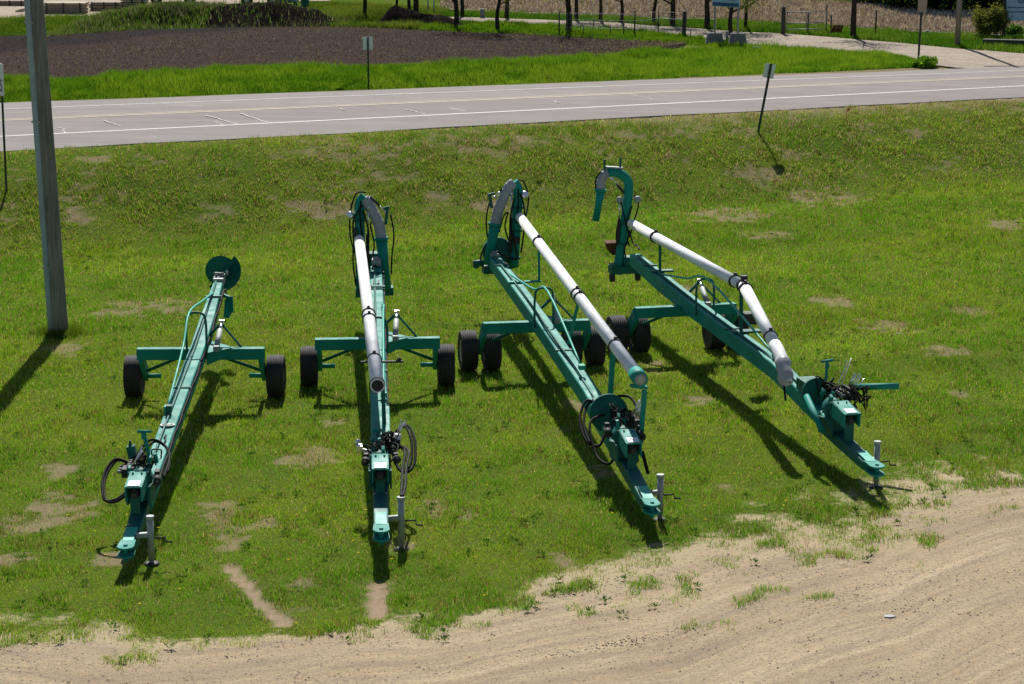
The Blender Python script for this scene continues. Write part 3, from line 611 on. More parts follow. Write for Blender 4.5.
b = MB(); b.bar(P_(6.9, .08, zt(6.9)), P_(6.9, .06, 1.66), .06, .06); b.build('pipe_support', M['teal_dark'], t2); b = MB(); b.bar(P_(2.4, -.05, zt(2.4)), P_(2.4, -.11, 1.72), .06, .06); b.build('pipe_support', M['teal_dark'], t2); b = MB(); b.bar(P_(-2.6, -.1, zt(-2.6)), P_(-2.6, -.27, 1.74), .05, .05); b.bar(P_(-2.6, -.3, zt(-2.6) + .03), P_(-2.6, .16, zt(-2.6) + .03), .1, .03); b.build('pipe_support', M['teal_dark'], t2)
b = MB(); b.bar(P_(4.6, -.28, 1.5), P_(4.6, .40, 1.5), .04, .03); b.cyl(P_(4.6, .3, 1.5), P_(4.6, .36, 1.56), .03, 8); b.build('clamp_bar', M['dark_steel'], t2)
s = -4.8
pump_head(t2, [P_(s, -.30, .80), P_(s, -.31, 2.30), P_(s, -.29, 2.55), P_(s, -.20, 2.66)], [P_(s, -.22, 2.62), P_(s, -.12, 2.48), P_(s + .02, .06, 2.12), P_(s + .04, .11, 1.82)], [P_(s + .04, .112, 1.82), P_(s + .06, .15, 1.4), P_(s + .1, .2, .80)])
b = MB(); b.box(P_(s - .1, -.04, 1.28), .5, .3, .5); b.box(P_(s, .24, .78), .2, .3, .16); b.box(P_(s, -.3, .74), .22, .3, .14); b.bar(P_(s, -.3, .95), P_(s, .24, .95), .16, .12); b.build('pump_housing', M['teal_dark'], t2)
b = MB(); b.bar(P_(s + .25, -.08, 1.4), P_(s + .25, .1, 1.4), .3, .12); b.cyl(P_(s + .3, -.06, 1.48), P_(s + .3, .06, 1.48), .04, 8); b.build('hinge_block', M['zinc'], t2)
b = MB(); b.lathe(P_(s, -.47, 2.28), (-.3, -1, .3), [(0, .03), (.02, .075), (.1, .075), (.12, .04)], 18); b.build('work_light', M['chrome'], t2)
cylinder(t2, P_(s + .1, -.17, 1.2), P_(s + .1, -.14, 2.45)); cylinder(t2, P_(s, -.1, 2.66), P_(s, .2, 2.36), r=.025)
b = MB(); b.bar(P_(s, .2, 2.1), P_(s, .24, 2.45), .06, .06); b.bar(P_(s, .16, 2.42), P_(s, .28, 2.45), .05, .05); b.build('stop_arm', M['teal_dark'], t2)
hoses(t2, [[(s, -.4, 1.5), (s, -.5, 1.9), (s, -.48, 2.4), (s, -.36, 2.72), (s, -.18, 2.74)], [(s, -.12, 1.3), (s, -.03, 1.7), (s, -.1, 2.1), (s, .02, 2.1), (s, .08, 1.6)], [(s, .3, 2.3), (s, .36, 1.9), (s, .32, 1.5), (s, .3, 1.1)], [(s + .1, -.4, .9), (s + .1, -.45, 1.4), (s + .1, -.42, 1.8)]], .016)
b = MB(); b.bar(P_(s + .1, -.18, 1.35), P_(s + .1, .22, 1.34), .02, .05); b.build('clevis', M['teal'], t2)
b = MB()
for dx in (-.045, .045): b.box(P_(-3.1, dx, zt(-3.1) + .006), .035, .3, .012, 0)
b.box(P_(-2.95, 0, zt(-2.95) + .006), .12, .03, .012, 0); b.build('tie_slot', M['dark_steel'], t2)
pto(t2, zt, 8.62, h=1.0, seed=7); clutter(t2, 8.1, .02, 1.02, 12, 77, .34); valves(t2, 7.7, .2, 1.0, 5, 6); clutter(t2, 7.7, .1, 1.0, 10, 9, .3)
b = MB(); b.bar(P_(7.9, -.08, .9), P_(7.9, -.32, .96), .06, .06); b.box(P_(7.9, -.3, .98), .1, .14, .1); b.cyl(P_(7.9, -.36, 1.02), P_(7.9, -.30, 1.1), .03, 8); b.build('coupler', M['chrome'], t2)
b = MB(); b.cyl(P_(7.75, .25, .98), P_(7.75, .27, 1.14), .05, 12); b.build('filter', M['decal'], t2)
b = MB(); b.bar(P_(6.0, -.08, 1.3), P_(7.6, -.06, 1.15), .1, .04); b.bar(P_(6.2, .1, 1.16), P_(7.5, .1, 1.0), .12, .04); b.build('guard_plate', M['teal'], t2)
for dl in (0, .05):
    hoses(t2, [[(7.4, .22, 1.05), (7.5, .36 + dl, 1.2), (7.85, .46 + dl, 1.08), (8.25, .45 + dl, .84), (8.4, .34 + dl, .74), (8.25, .24, .8), (8.0, .18, .95)], [(7.8, .22, 1.0), (8.2, .36 + dl, 1.0), (8.8, .32 + dl, .9), (9.4, .30 + dl, .84), (9.8, .28 + dl * .5, .78)]], .021)
# third: pipe straight and carried by two posts
t3, zt = pump_trailer(3, 'teal slurry pump trailer on paired wheels, straight white pipe with teal end cap', [(-4.7, 1.26), (-1.5, 1.23), (1.2, 1.17), (5.8, 1.0), (8.5, .76)], (10.7, .46), (-1.18, -.75, .75, 1.18), .965, .98, [(-2.6, 0, 1.26), (.2, 0, 1.52), (1.75, .0, 1.78), (5.0, 0, 1.18)], 1.35, lat_j=.26, jtop=.70, js=9.9)
A, B = P_(-4.5, .50, 2.05), P_(8.62, .20, 1.83)
b = MB(); b.tube([A, A + (B - A) * .5, B], [.093, .097, .10], 24); pp_ = b.build('pipe', M['white'], t3)
for q in (.20, .555, .58, .845): b = MB(); collar(b, A, B, q, .098); b.build('pipe_collar', M['dark_steel'], pp_)
b = MB(); b.tube([A + (B - A) * .98, B + (B - A).normalized() * .10], .116, 20); ec = b.build('end_cap', M['teal'], pp_)
b = MB(); b.lathe(B + (B - A).normalized() * .101, B - A, [(0, .085), (.012, .085), (.014, .03)], 20); b.build('cap_plate', M['zinc'], ec)
b = MB()
q = A + (B - A) * .2; b.bar(P_(-1.85, .16, zt(-1.85) + .02), P_(-1.85, -.16, zt(-1.85) + .02), .14, .03); b.bar(P_(-1.85, .1, zt(-1.85) + .02), P_(-1.85, .48, zt(-1.85) + .02), .1, .03); b.bar(P_(-1.85, .45, zt(-1.85)), P_(-1.85, .44, 1.9), .045, .045); b.build('pipe_support', M['teal'], t3); b = MB(); b.bar(P_(6.4, .2, zt(6.4) - .1), P_(6.4, .25, 1.78), .08, .08); b.build('pipe_support', M['teal'], t3); b = MB(); b.bar(P_(8.5, .26, .8), P_(8.55, .30, 1.62), .07, .07); b.bar(P_(8.55, .34, 1.66), P_(8.55, .08, 1.70), .09, .05); b.build('pipe_support', M['teal'], t3); b = MB(); b.bar(P_(3.0, .15, zt(3)), P_(3.0, .32, 1.85), .05, .05); b.build('pipe_support', M['teal'], t3)
s = -4.8
pump_head(t3, [P_(s, .42, 1.0), P_(s, .50, 2.3), P_(s, .50, 2.58), P_(s, .42, 2.72)], [P_(s, .43, 2.70), P_(s, .30, 2.58), P_(s + .02, .12, 2.2), P_(s + .02, .03, 1.86)], [P_(s + .02, .03, 1.86), P_(s + .04, -.03, 1.55), P_(s + .08, -.12, 1.05)])
b = MB(); b.lathe(P_(s - .22, .10, 1.27), (0, -1, .12), [(0, .20), (.02, .30), (.2, .30), (.22, .22)], 30); b.box(P_(s - .05, .02, .93), .46, .3, .14); b.bar(P_(s - .1, .44, .95), P_(s - .1, .30, 1.5), .16, .2); b.build('pump_housing', M['teal_dark'], t3)
b = MB(); b.cyl(P_(s, -.4, 1.08), P_(s, -.2, 1.08), .07, 12); b.box(P_(s, -.36, 1.06), .1, .12, .16); b.build('side_port', M['teal_dark'], t3)
b = MB(); b.bar(P_(-4.62, -.09, 1.28), P_(-4.62, .1, 1.28), .24, .07); b.cyl(P_(-4.6, -.05, 1.33), P_(-4.6, .06, 1.33), .03, 8); b.build('hinge_block', M['zinc'], t3)
b = MB(); b.lathe(P_(s, .62, 2.44), (.2, -1, .3), [(0, .03), (.02, .08), (.1, .08), (.12, .04)], 18); b.build('work_light', M['chrome'], t3)
cylinder(t3, P_(s + .1, .33, 1.3), P_(s + .1, .36, 2.5)); cylinder(t3, P_(s, .32, 2.72), P_(s, .02, 2.42), r=.025)
b = MB(); b.bar(P_(s, -.03, 2.2), P_(s, -.08, 2.5), .06, .06); b.bar(P_(s, -.12, 2.46), P_(s, .02, 2.5), .05, .05); b.build('stop_arm', M['teal_dark'], t3)
hoses(t3, [[(s, .5, 2.76), (s, .62, 2.72), (s, .72, 2.4), (s, .66, 2.0), (s, .56, 1.8)], [(s, -.08, 2.3), (s, -.14, 2.0), (s, -.12, 1.6)], [(s, .36, 1.4), (s, .24, 1.8), (s, .3, 2.1), (s, .2, 2.0), (s, .12, 1.7)], [(s, -.2, 1.0), (s, -.26, 1.2), (s, -.16, 1.45)]], .016)
pto(t3, zt, 8.72, h=1.0, seed=9); clutter(t3, 8.25, .06, .98, 10, 78, .26); valves(t3, 8.0, .22, 1.0, 5, 16); clutter(t3, 7.7, .06, 1.02, 12, 19, .34)
b = MB(); b.lathe(P_(7.35, 0, .98), (0, -1, .1), [(-.03, .12), (-.03, .30), (.03, .30), (.03, .12)], 30); b.box(P_(7.1, 0, 1.0), .34, .5, .22); b.build('drive_guard', M['teal_dark'], t3)
hoses(t3, [[(7.2, -.12, 1.05), (7.15, -.28, 1.1), (7.5, -.42, .88), (7.9, -.40, .68), (8.05, -.28, .66), (7.9, -.16, .82)], [(7.25, -.12, 1.08), (7.15, -.32, 1.14), (7.45, -.47, .9), (7.85, -.44, .68), (8.0, -.30, .64)], [(7.5, -.1, 1.0), (7.7, -.36, .92), (8.2, -.36, .56), (8.5, -.2, .5), (8.4, -.02, .8)], [(7.2, .1, 1.2), (7.3, .35, 1.2), (7.8, .4, 1.0), (8.1, .3, .9)]], .021)
b = MB(); b.bar(P_(8.9, .2, .78), P_(9.15, .24, .5), .05, .02); b.build('tail_strap', M['hose'], t3)
for tt, cx0, sg in ((t2, -.30, -1), (t3, .48, 1)):
    hoses(tt, [[(-4.7, cx0 + .05, 2.5), (-4.66, cx0 + .13 * sg, 2.2), (-4.66, cx0 + .12 * sg, 1.7), (-4.62, cx0 + .06 * sg, 1.3)], [(-4.7, cx0 - .06 * sg, 2.4), (-4.6, cx0 - .16 * sg, 2.0), (-4.62, cx0 - .1 * sg, 1.6), (-4.5, cx0 - .05 * sg, 1.2), (-4.2, 0, 1.4)], [(-4.72, cx0 + .02, 2.6), (-4.6, cx0, 2.3), (-4.62, cx0 - .04 * sg, 1.9)]], .018)
    b = MB(); b.box(P_(-4.68, cx0 + .1 * sg, 1.95), .09, .1, .22); b.build('valve_block', M['dark_steel'], tt)
    b = MB(); b.box(P_(-4.66, cx0 - .02 * sg, 1.55), .12, .09, .14); b.build('coupling_block', M['dark_steel'], tt)
# fourth: jointed pipe, hood pointing out to the side
t4, zt = pump_trailer(4, 'teal slurry pump trailer with hooked discharge spout and bent two-piece white pipe', [(-2.95, 1.37), (-1, 1.27), (1.2, 1.19), (5.8, 1.10), (8.6, .80)], (10.5, .53), (-1.18, -.75, .75, 1.18), .965, .98, [(-1.1, .0, 1.28), (.6, 0, 1.52), (2.05, .0, 1.74), (5.65, 0, 1.17)], 1.75, lat_j=.24, jtop=.74, js=9.75)
A, B, C = P_(-3.3, .02, 1.9), P_(3.85, .04, 2.0), P_(6.75, -.38, 1.60)
b = MB(); b.tube([A, (A + B) / 2, B], .095, 22); pp_ = b.build('pipe', M['white'], t4)
b = MB(); b.tube([B, (B + C) / 2, C], .10, 22); b.build('swing_pipe', M['white'], t4)
for a_, e_, q in ((A, B, .24), (A, B, .93), (A, B, .99), (B, C, .05), (B, C, .86)): b = MB(); collar(b, a_, e_, q, .101); b.build('pipe_collar', M['dark_steel'], pp_)
b = MB(); b.box(B + Vector((0, 0, .14)), .1, .1, .1); b.build('pipe_collar', M['dark_steel'], pp_)
b = MB(); EL = spline([C, C + (C - B).normalized() * .3, P_(7.42, -.46, 1.40), P_(7.62, -.48, 1.18)], 5); b.tube(EL, .106, 20, hollow=.2); b.build('elbow', M['white'], t4)
b = MB(); k0 = len(EL) // 2; b.tube([e + Vector((.01 * math.sin(i * 2), .01 * math.cos(i * 3), 0)) for i, e in enumerate(EL[k0:])], [.12 + .012 * math.sin(i * 1.7) for i in range(len(EL) - k0)], 14, hollow=.15); b.build('plastic_wrap', M['plastic'], t4)
b = MB(); b.cyl(P_(7.55, -.5, 1.12), P_(7.72, -.52, .92), .018, 6); b.build('strap', M['hose'], t4)
b = MB(); b.bar(P_(-1.3, -.15, zt(-1.3) + .02), P_(-1.3, .3, zt(-1.3) + .02), .16, .04); b.bar(P_(-1.3, .04, zt(-1.3)), P_(-1.3, .03, 1.84), .05, .05); b.build('pipe_support', M['teal_dark'], t4); b = MB(); b.bar(P_(3.7, .05, zt(3.7)), P_(3.7, .04, 1.9), .06, .06); b.bar(P_(3.7, -.12, zt(3.7) + .02), P_(3.7, .4, zt(3.7) + .02), .2, .04); b.build('pipe_support', M['teal_dark'], t4)
b = MB(); b.box(P_(2.9, .52, 1.22), .34, .26, .2); b.build('battery_box', M['dark_steel'], t4)
s = -3.8
pump_head(t4, [P_(s, -.14, .78), P_(s, .02, 1.9), P_(s, .09, 2.55), P_(s, .02, 2.76), P_(s, -.18, 2.88), P_(s, -.36, 2.88)], [P_(s, -.35, 2.88), P_(s, -.44, 2.82), P_(s, -.49, 2.70), P_(s, -.505, 2.52)], [P_(s, -.50, 2.52), P_(s, -.54, 2.25), P_(s, -.60, 1.9)], .095, .088, .072)
b = MB(); b.box(P_(s, .02, .88), .62, .34, .16); b.cyl(P_(s + .05, .08, .9), P_(s + .05, .08, 1.15), .13, 18); b.box(P_(s + .1, -.24, .98), .14, .2, .08); b.build('pump_housing', M['teal_dark'], t4)
for l in (-.24, .3):
    b = MB(); b.lathe(P_(s, l - .05, .72), (1, 0, 0), [(0, .05), (.01, .10), (.09, .10), (.1, .05)], 20); b.build('guide_wheel', M['rubber'], t4)
b = MB(); b.plate([P_(s - .2, -.34 - .0, 1.42), P_(s - .2, -.06, 1.42), P_(s - .2, -.08, 1.18), P_(s - .2, -.2, 1.16), P_(s - .2, -.3, 1.26)], (0, 1, .2), .16); b.build('scoop', M['rust'], t4)
b = MB(); b.bar(P_(s, -.42, 2.9), P_(s - .02, -.42, 3.15), .04, .05); b.bar(P_(s, -.1, 2.95), P_(s - .02, -.08, 3.18), .03, .06); b.build('lifting_lug', M['teal_dark'], t4)
b = MB(); b.bar(P_(s, -.05, 2.97), P_(s, -.40, 3.0), .14, .03); b.build('hood_plate', M['zinc'], t4)
cylinder(t4, P_(s, .0, 2.45), P_(s, -.26, 2.75), r=.03); cylinder(t4, P_(s + .05, -.14, 1.4), P_(s + .05, -.1, 2.3))
b = MB(); b.lathe(P_(s, .25, 2.3), (.2, -1, .3), [(0, .03), (.02, .07), (.1, .07), (.12, .04)], 18); b.lathe(P_(s, -.1, 2.3), (-.2, -1, .3), [(0, .03), (.02, .07), (.1, .07), (.12, .04)], 18); b.build('work_light', M['zinc'], t4)
hoses(t4, [[(s, .2, 2.4), (s, .3, 2.2), (s, .22, 1.9), (s, .14, 1.6)], [(s, .1, 1.7), (s, .2, 1.4), (s + .5, .14, 1.45), (s + .8, .1, 1.42)], [(s + .12, -.1, 2.3), (s + .14, -.04, 2.0), (s + .14, .06, 1.6), (s + .12, -.02, 1.3), (s + .1, .04, 1.1)], [(s + .1, .14, 2.2), (s + .14, .02, 1.85), (s + .1, .1, 1.55)], [(s, -.5, 2.9), (s, -.6, 2.75), (s, -.6, 2.5)], [(s, -.1, 2.0), (s, -.16, 1.6), (s, -.12, 1.2)], [(s, .14, 2.1), (s, .06, 1.6), (s, .12, 1.35)]], .016)
pto(t4, zt, 8.75, h=1.06, w=.25, seed=12); valves(t4, 8.3, .3, 1.12, 6, 26); clutter(t4, 8.0, .14, 1.08, 16, 29, .42); clutter(t4, 8.5, .38, 1.12, 12, 31, .22)
b = MB(); b.lathe(P_(7.7, 0, 1.02), (0, -1, .1), [(-.03, .1), (-.03, .24), (.03, .24), (.03, .1)], 26); b.box(P_(7.4, 0, 1.06), .3, .5, .2); b.build('drive_guard', M['teal_dark'], t4)
b = MB(); b.cyl(P_(7.9, -.24, 1.02), P_(8.75, -.28, .68), .05, 14); b.build('left_tube', M['teal'], t4); b = bpy.data.objects['left_tube']; b.name = 'stabiliser_tube'
b = MB(); b.cyl(P_(8.25, .4, 1.22), P_(8.75, .95, 1.32), .05, 14); b.build('outrigger_tube', M['teal'], t4)
b = MB(); b.cyl(P_(7.5, .22, 1.0), P_(7.5, .24, 1.48), .024, 10); b.cyl(P_(7.5, .14, 1.47), P_(7.5, .34, 1.49), .022, 8); b.box(P_(7.5, .24, 1.4), .06, .06, .08); b.build('lever_post', M['teal'], t4)
b = MB(); b.tube(spline([P_(7.95, .3, 1.15), P_(8.1, .36, 1.5), P_(8.0, .45, 1.62)], 4), .009, 6); b.tube(spline([P_(7.9, .26, 1.15), P_(8.0, .36, 1.5), P_(8.0, .38, 1.6)], 4), .009, 6); b.build('control_rod', M['decal'], t4)
# ------------------------------------------------------------------ vegetation
def blades(name, x, y, z, hgt, wid, tint, mat, lean=.55, label=None, kind='stuff', per=1):
    n = len(x); a = rng.uniform(0, 2 * np.pi, n); ln = rng.uniform(0, lean, n) * hgt; la = rng.uniform(0, 2 * np.pi, n)
    bx, by = np.cos(a) * wid / 2, np.sin(a) * wid / 2
    V = np.empty((n, 3, 3)); V[:, 0] = np.stack([x - bx, y - by, z - .01], -1); V[:, 1] = np.stack([x + bx, y + by, z - .01], -1)
    V[:, 2] = np.stack([x + ln * np.cos(la), y + ln * np.sin(la), z + np.sqrt(np.maximum(hgt ** 2 - ln ** 2, 1e-5))], -1)
    o = rawmesh(name, V.reshape(-1, 3), np.arange(3 * n).reshape(-1, 3), mat, {'tint': np.repeat(tint, 3, 0)})
    if kind: tag(o, kind=kind)
    return o
def lerp(a, b, t): return np.asarray(a) * (1 - t[:, None]) + np.asarray(b) * t[:, None]
# mown lawn with weeds and dead thatch
N = 1750000
yy = 23.5 + (72 - 23.5) * rng.random(N) ** 1.25
xx = rng.uniform(-1, 1, N) * (.2134 * np.hypot(yy, 9.0) + 1.6)
e = (ry('near', xx) - yy) * CA
gm = gravel_mask(xx, yy); dm = dry_mask(xx, yy); rm = rut_mask(xx, yy)
n1 = fbm(xx * .35, yy * .35, 51, 4); n2 = fbm(xx * 2.2, yy * 1.6, 55, 4); n3 = fbm(xx * 7, yy * 7, 58, 2)
bank = sstep(7.5, 5.5, e)
tuft = fbm(xx * 3.1, yy * 2.6, 77, 4)
prob = sstep(-.12, .10, (.84 - .60 * gm) - (1 - tuft)) * (gm < .985) * (1 - .35 * gm) * (1 - .80 * dm) * (1 - rm) * (.42 + .75 * sstep(.35, .6, n2)) * (1 - .25 * bank)
# tufts that survive in the gravel fringe
prob = np.maximum(prob, (gm < .02) * .0)
keep = (rng.random(N) < prob) & (e > .15)
xx, yy, e, gm, dm, n1, n2, n3, bank = (v[keep] for v in (xx, yy, e, gm, dm, n1, n2, n3, bank)); n = len(xx)
dist = np.hypot(yy, 9)
lush = sstep(.48, .68, n2); fringe = sstep(.03, .3, gm) * sstep(.95, .5, gm)
hgt = (.030 + .034 * rng.random(n) + .055 * lush * rng.random(n) + .05 * fringe * lush * rng.random(n)) * (1 + .012 * (dist - 30)); wid = .0095 * dist / 32 * rng.uniform(.7, 1.4, n)
tint = lerp((.150, .325, .022), (.285, .425, .036), np.clip(sstep(.36, .62, n1) * .75 + .5 * (rng.random(n) - .4), 0, 1))
tint = lerp(tint, np.broadcast_to((.085, .235, .018), (n, 3)), np.clip(lush * .65 * rng.random(n) * 1.4, 0, 1))
strw = (rng.random(n) < .15 + .40 * dm + .14 * bank + .10 * sstep(.52, .66, n3)); tint[strw] = lerp((.26, .20, .11), (.52, .45, .29), rng.random(strw.sum()))
redd = (n3 > .60) & (rng.random(n) < .22); tint[redd] = (.16, .10, .045)
tint *= (rng.uniform(.68, 1.28, n) * (.80 + .42 * fbm(xx * .10 + yy * .02, yy * .45 - xx * .16, 66, 3)) * (1 - .06 * bank))[:, None]
blades('lawn_grass', xx, yy, terrain(xx, yy) - .035 * rut_mask(xx, yy), hgt, wid, tint, M['blade'], .85)
# broad-leaved weeds (clover, dandelion rosettes) as flat leaf clusters
m = 1500; wy = 24 + 46 * rng.random(m) ** 1.3; wx = rng.uniform(-1, 1, m) * (.2134 * np.hypot(wy, 9) + 1.2)
wk = (gravel_mask(wx, wy) < .93) & (rng.random(m) < .35 + .65 * sstep(.5, .65, fbm(wx * 1.1, wy * 1.1, 63, 3))) & ((ry('near', wx) - wy) * CA > .6) & (rut_mask(wx, wy) < .2); wx, wy = wx[wk], wy[wk]
k = 16; qx = np.repeat(wx, k); qy = np.repeat(wy, k); q = len(qx); a = rng.uniform(0, 6.283, q); rr = rng.uniform(.01, .09, q)
lx, ly = qx + rr * np.cos(a), qy + rr * np.sin(a); sz = rng.uniform(.012, .028, q); hz = terrain(qx, qy) + rng.uniform(.02, .06, q)
V = np.empty((q, 4, 3))
for j in range(4):
    b = a + j * math.pi / 2; V[:, j] = np.stack([lx + np.cos(b) * sz * (1.3 if j % 2 == 0 else .6), ly + np.sin(b) * sz * (1.3 if j % 2 == 0 else .6), hz + (.025 if j == 0 else -.012 if j == 2 else 0)], -1)
tw = lerp((.05, .14, .016), (.11, .21, .03), rng.random(q)) * rng.uniform(.8, 1.2, (q, 1))
tag(rawmesh('lawn_weeds', V.reshape(-1, 3), np.arange(4 * q).reshape(-1, 4), M['blade'], {'tint': np.repeat(tw, 4, 0)}), kind='stuff')
m = 230; fy = 25 + 38 * rng.random(m); fx = rng.uniform(-1, 1, m) * .2134 * np.hypot(fy, 9); fk = (gravel_mask(fx, fy) < .3); fx, fy = fx[fk], fy[fk]; m = len(fx)
V = np.empty((m, 6, 3))
for j in range(6): V[:, j] = np.stack([fx + .022 * np.cos(j * 1.047), fy + .022 * np.sin(j * 1.047), terrain(fx, fy) + .075], -1)
tag(rawmesh('dandelion_flowers', V.reshape(-1, 3), np.arange(6 * m).reshape(-1, 6), M['blade'], {'tint': np.repeat(np.broadcast_to((.62, .48, .03), (m, 3)), 6, 0)}), kind='stuff')
# small stones and clods on the lane
def pebbles(name, x, y, z, s, mat, flat=.6):
    n = len(x); ico = np.array([(1, 0, 0), (-1, 0, 0), (0, 1, 0), (0, -1, 0), (0, 0, 1), (0, 0, -1)], float); Fo = np.array([(0, 2, 4), (2, 1, 4), (1, 3, 4), (3, 0, 4), (2, 0, 5), (1, 2, 5), (3, 1, 5), (0, 3, 5)])
    V = ico[None] * (s[:, None, None] * rng.uniform(.6, 1.3, (n, 6, 1))); a = rng.uniform(0, 6.28, n); c, si = np.cos(a)[:, None], np.sin(a)[:, None]
    V = np.stack([V[..., 0] * c - V[..., 1] * si, V[..., 0] * si + V[..., 1] * c, V[..., 2] * flat], -1) + np.stack([x, y, z], -1)[:, None]
    return tag(rawmesh(name, V.reshape(-1, 3), (Fo[None] + 6 * np.arange(n)[:, None, None]).reshape(-1, 3), mat), kind='stuff')
m = 60000; sy = 22 + 15 * rng.random(m) ** .9; sx = rng.uniform(-1, 1, m) * (.2134 * np.hypot(sy, 9) + 1); sk = (gravel_mask(sx, sy) > .45) & (rng.random(m) < .25 + .9 * sstep(.45, .62, fbm(sx * .45, sy * 1.5, 71, 3))); sx, sy = sx[sk], sy[sk]
stone_t = NT('lane_stones'); oi = stone_t.noise(2.1, 2); M['stone'] = stone_t.set(stone_t.ramp(oi, (.3, (.17, .135, .105, 1)), (.5, (.34, .28, .21, 1)), (.72, (.5, .45, .38, 1))), .9, 0, .2)
pebbles('lane_pebbles', sx, sy, terrain(sx, sy), .006 + .016 * rng.random(len(sx)) ** 4, M['stone'])
cl = np.array([gp(*p)[:] for p in ((612, 645), (620, 643), (628, 641), (640, 640), (652, 636), (600, 648), (585, 652), (680, 633), (560, 656), (700, 629), (780, 622), (810, 640), (940, 600), (970, 614), (880, 585), (905, 610), (860, 596), (430, 668), (150, 660), (240, 655))])
cx_ = np.repeat(cl[:, 0], 14) + rng.normal(0, .14, 14 * len(cl)); cy_ = np.repeat(cl[:, 1], 14) + rng.normal(0, .05, 14 * len(cl))
pebbles('soil_crumbs', cx_, cy_, terrain(cx_, cy_) + .004, .006 + .012 * rng.random(len(cx_)), M['stone'])
# tall roadside grass in front of the field and by the drive
def patch(low, up, n, hfun, tint0, tint1, name, wid=.03, lean=.45, mat='blade'):
    P0 = np.array([(p.x, p.y) for p in GP(low)]); P1 = np.array([(p.x, p.y) for p in GP(up)])
    def samp(P, t): L = np.r_[0, np.cumsum(np.hypot(*np.diff(P, axis=0).T))]; return np.stack([np.interp(t * L[-1], L, P[:, 0]), np.interp(t * L[-1], L, P[:, 1])], -1)
    t = rng.random(n); v = rng.random(n); q = samp(P0, t) * (1 - v[:, None]) + samp(P1, t) * v[:, None]; x, y = q[:, 0], q[:, 1]
    nz = fbm(x * .55, y * .55, 81, 4); nf = fbm(x * 2.2, y * 2.2, 84, 3); h = hfun(v, nz, nf) * rng.uniform(.6, 1.15, n); kk = h > .03; x, y, h, nz, nf, v = x[kk], y[kk], h[kk], nz[kk], nf[kk], v[kk]
    tn = lerp(tint0, tint1, np.clip(sstep(.35, .65, nz * .5 + nf * .5) + .3 * (rng.random(len(x)) - .5), 0, 1)) * rng.uniform(.7, 1.25, (len(x), 1))
    return blades(name, x, y, terrain(x, y), h, np.full(len(x), wid) * rng.uniform(.6, 1.4, len(x)), tn, M[mat], lean)
G0, G1 = (.085, .20, .014), (.19, .31, .03)
patch([(-60, 104.5), (0, 102), (170, 97), (340, 90), (510, 84.5), (680, 77.5), (800, 73), (930, 67)], [(-60, 88), (0, 84), (120, 79), (240, 71), (340, 69), (480, 67), (560, 62), (640, 55)] + [(700, 50), (740, 47), (810, 50), (905, 61)], 190000,
      lambda v, a, b: .10 + .08 * sstep(.1, .5, v) + .12 * sstep(.3, .8, v) * sstep(.38, .6, a) + .10 * b, G0, G1, 'roadside_grass', .028)
patch([(-60, 95), (0, 90), (120, 84), (240, 77), (340, 76), (480, 74), (560, 70), (640, 64), (700, 58), (760, 56)], [(-60, 86), (0, 83), (120, 78), (240, 70), (340, 68), (480, 66), (560, 61), (640, 54), (700, 49), (750, 49)], 60000,
      lambda v, a, b: .12 * sstep(.34, .55, a) * (v < .85) + .32 * sstep(.50, .64, a) * sstep(.35, .6, b) * (v < .8), (.035, .115, .010), (.10, .22, .016), 'coarse_weeds', .04)
patch([(420, 31), (500, 33.5), (562, 38), (640, 42), (686, 45), (720, 47), (740, 46)], [(420, 20.5), (480, 23), (540, 25), (620, 30), (690, 37), (720, 41), (740, 44)], 60000, lambda v, a, b: .10 + .30 * a * sstep(.35, .7, b), G0, (.13, .24, .02), 'drive_side_grass', .034)
patch([(1300, 66), (1100, 57), (1024, 54), (960, 49), (900, 43), (850, 39.5), (790, 34.5), (740, 32), (690, 28.5), (620, 23), (540, 20.5), (440, 17.5)], [(1300, 44), (1024, 37.5), (960, 35), (900, 32), (850, 29), (800, 26), (700, 21), (600, 17), (520, 15), (440, 12)], 70000, lambda v, a, b: .08 + .25 * a * b + .1 * b, (.05, .14, .014), (.12, .21, .03), 'field_margin_grass', .034)
patch([(-80, 49), (0, 37.5), (60, 35), (85, 33)], [(-80, 32), (0, 21), (45, 20), (88, 18)], 26000, lambda v, a, b: .10 + .35 * sstep(.2, .5, v) * a, (.05, .12, .014), (.13, .20, .03), 'yard_grass', .034)
patch([(1100, 13), (1024, 13), (960, 12), (900, 9), (760, 1)], [(1100, -8), (1024, -8), (960, -8), (900, -8), (760, -10)], 16000, lambda v, a, b: .12 + .3 * b, (.05, .12, .014), (.12, .20, .03), 'far_grass', .05)
patch([(330, 27), (352, 27), (420, 30)], [(300, 2), (380, 6), (450, 11)], 30000, lambda v, a, b: .12 + .4 * a * b, (.06, .12, .016), (.14, .19, .04), 'bank_grass', .036)
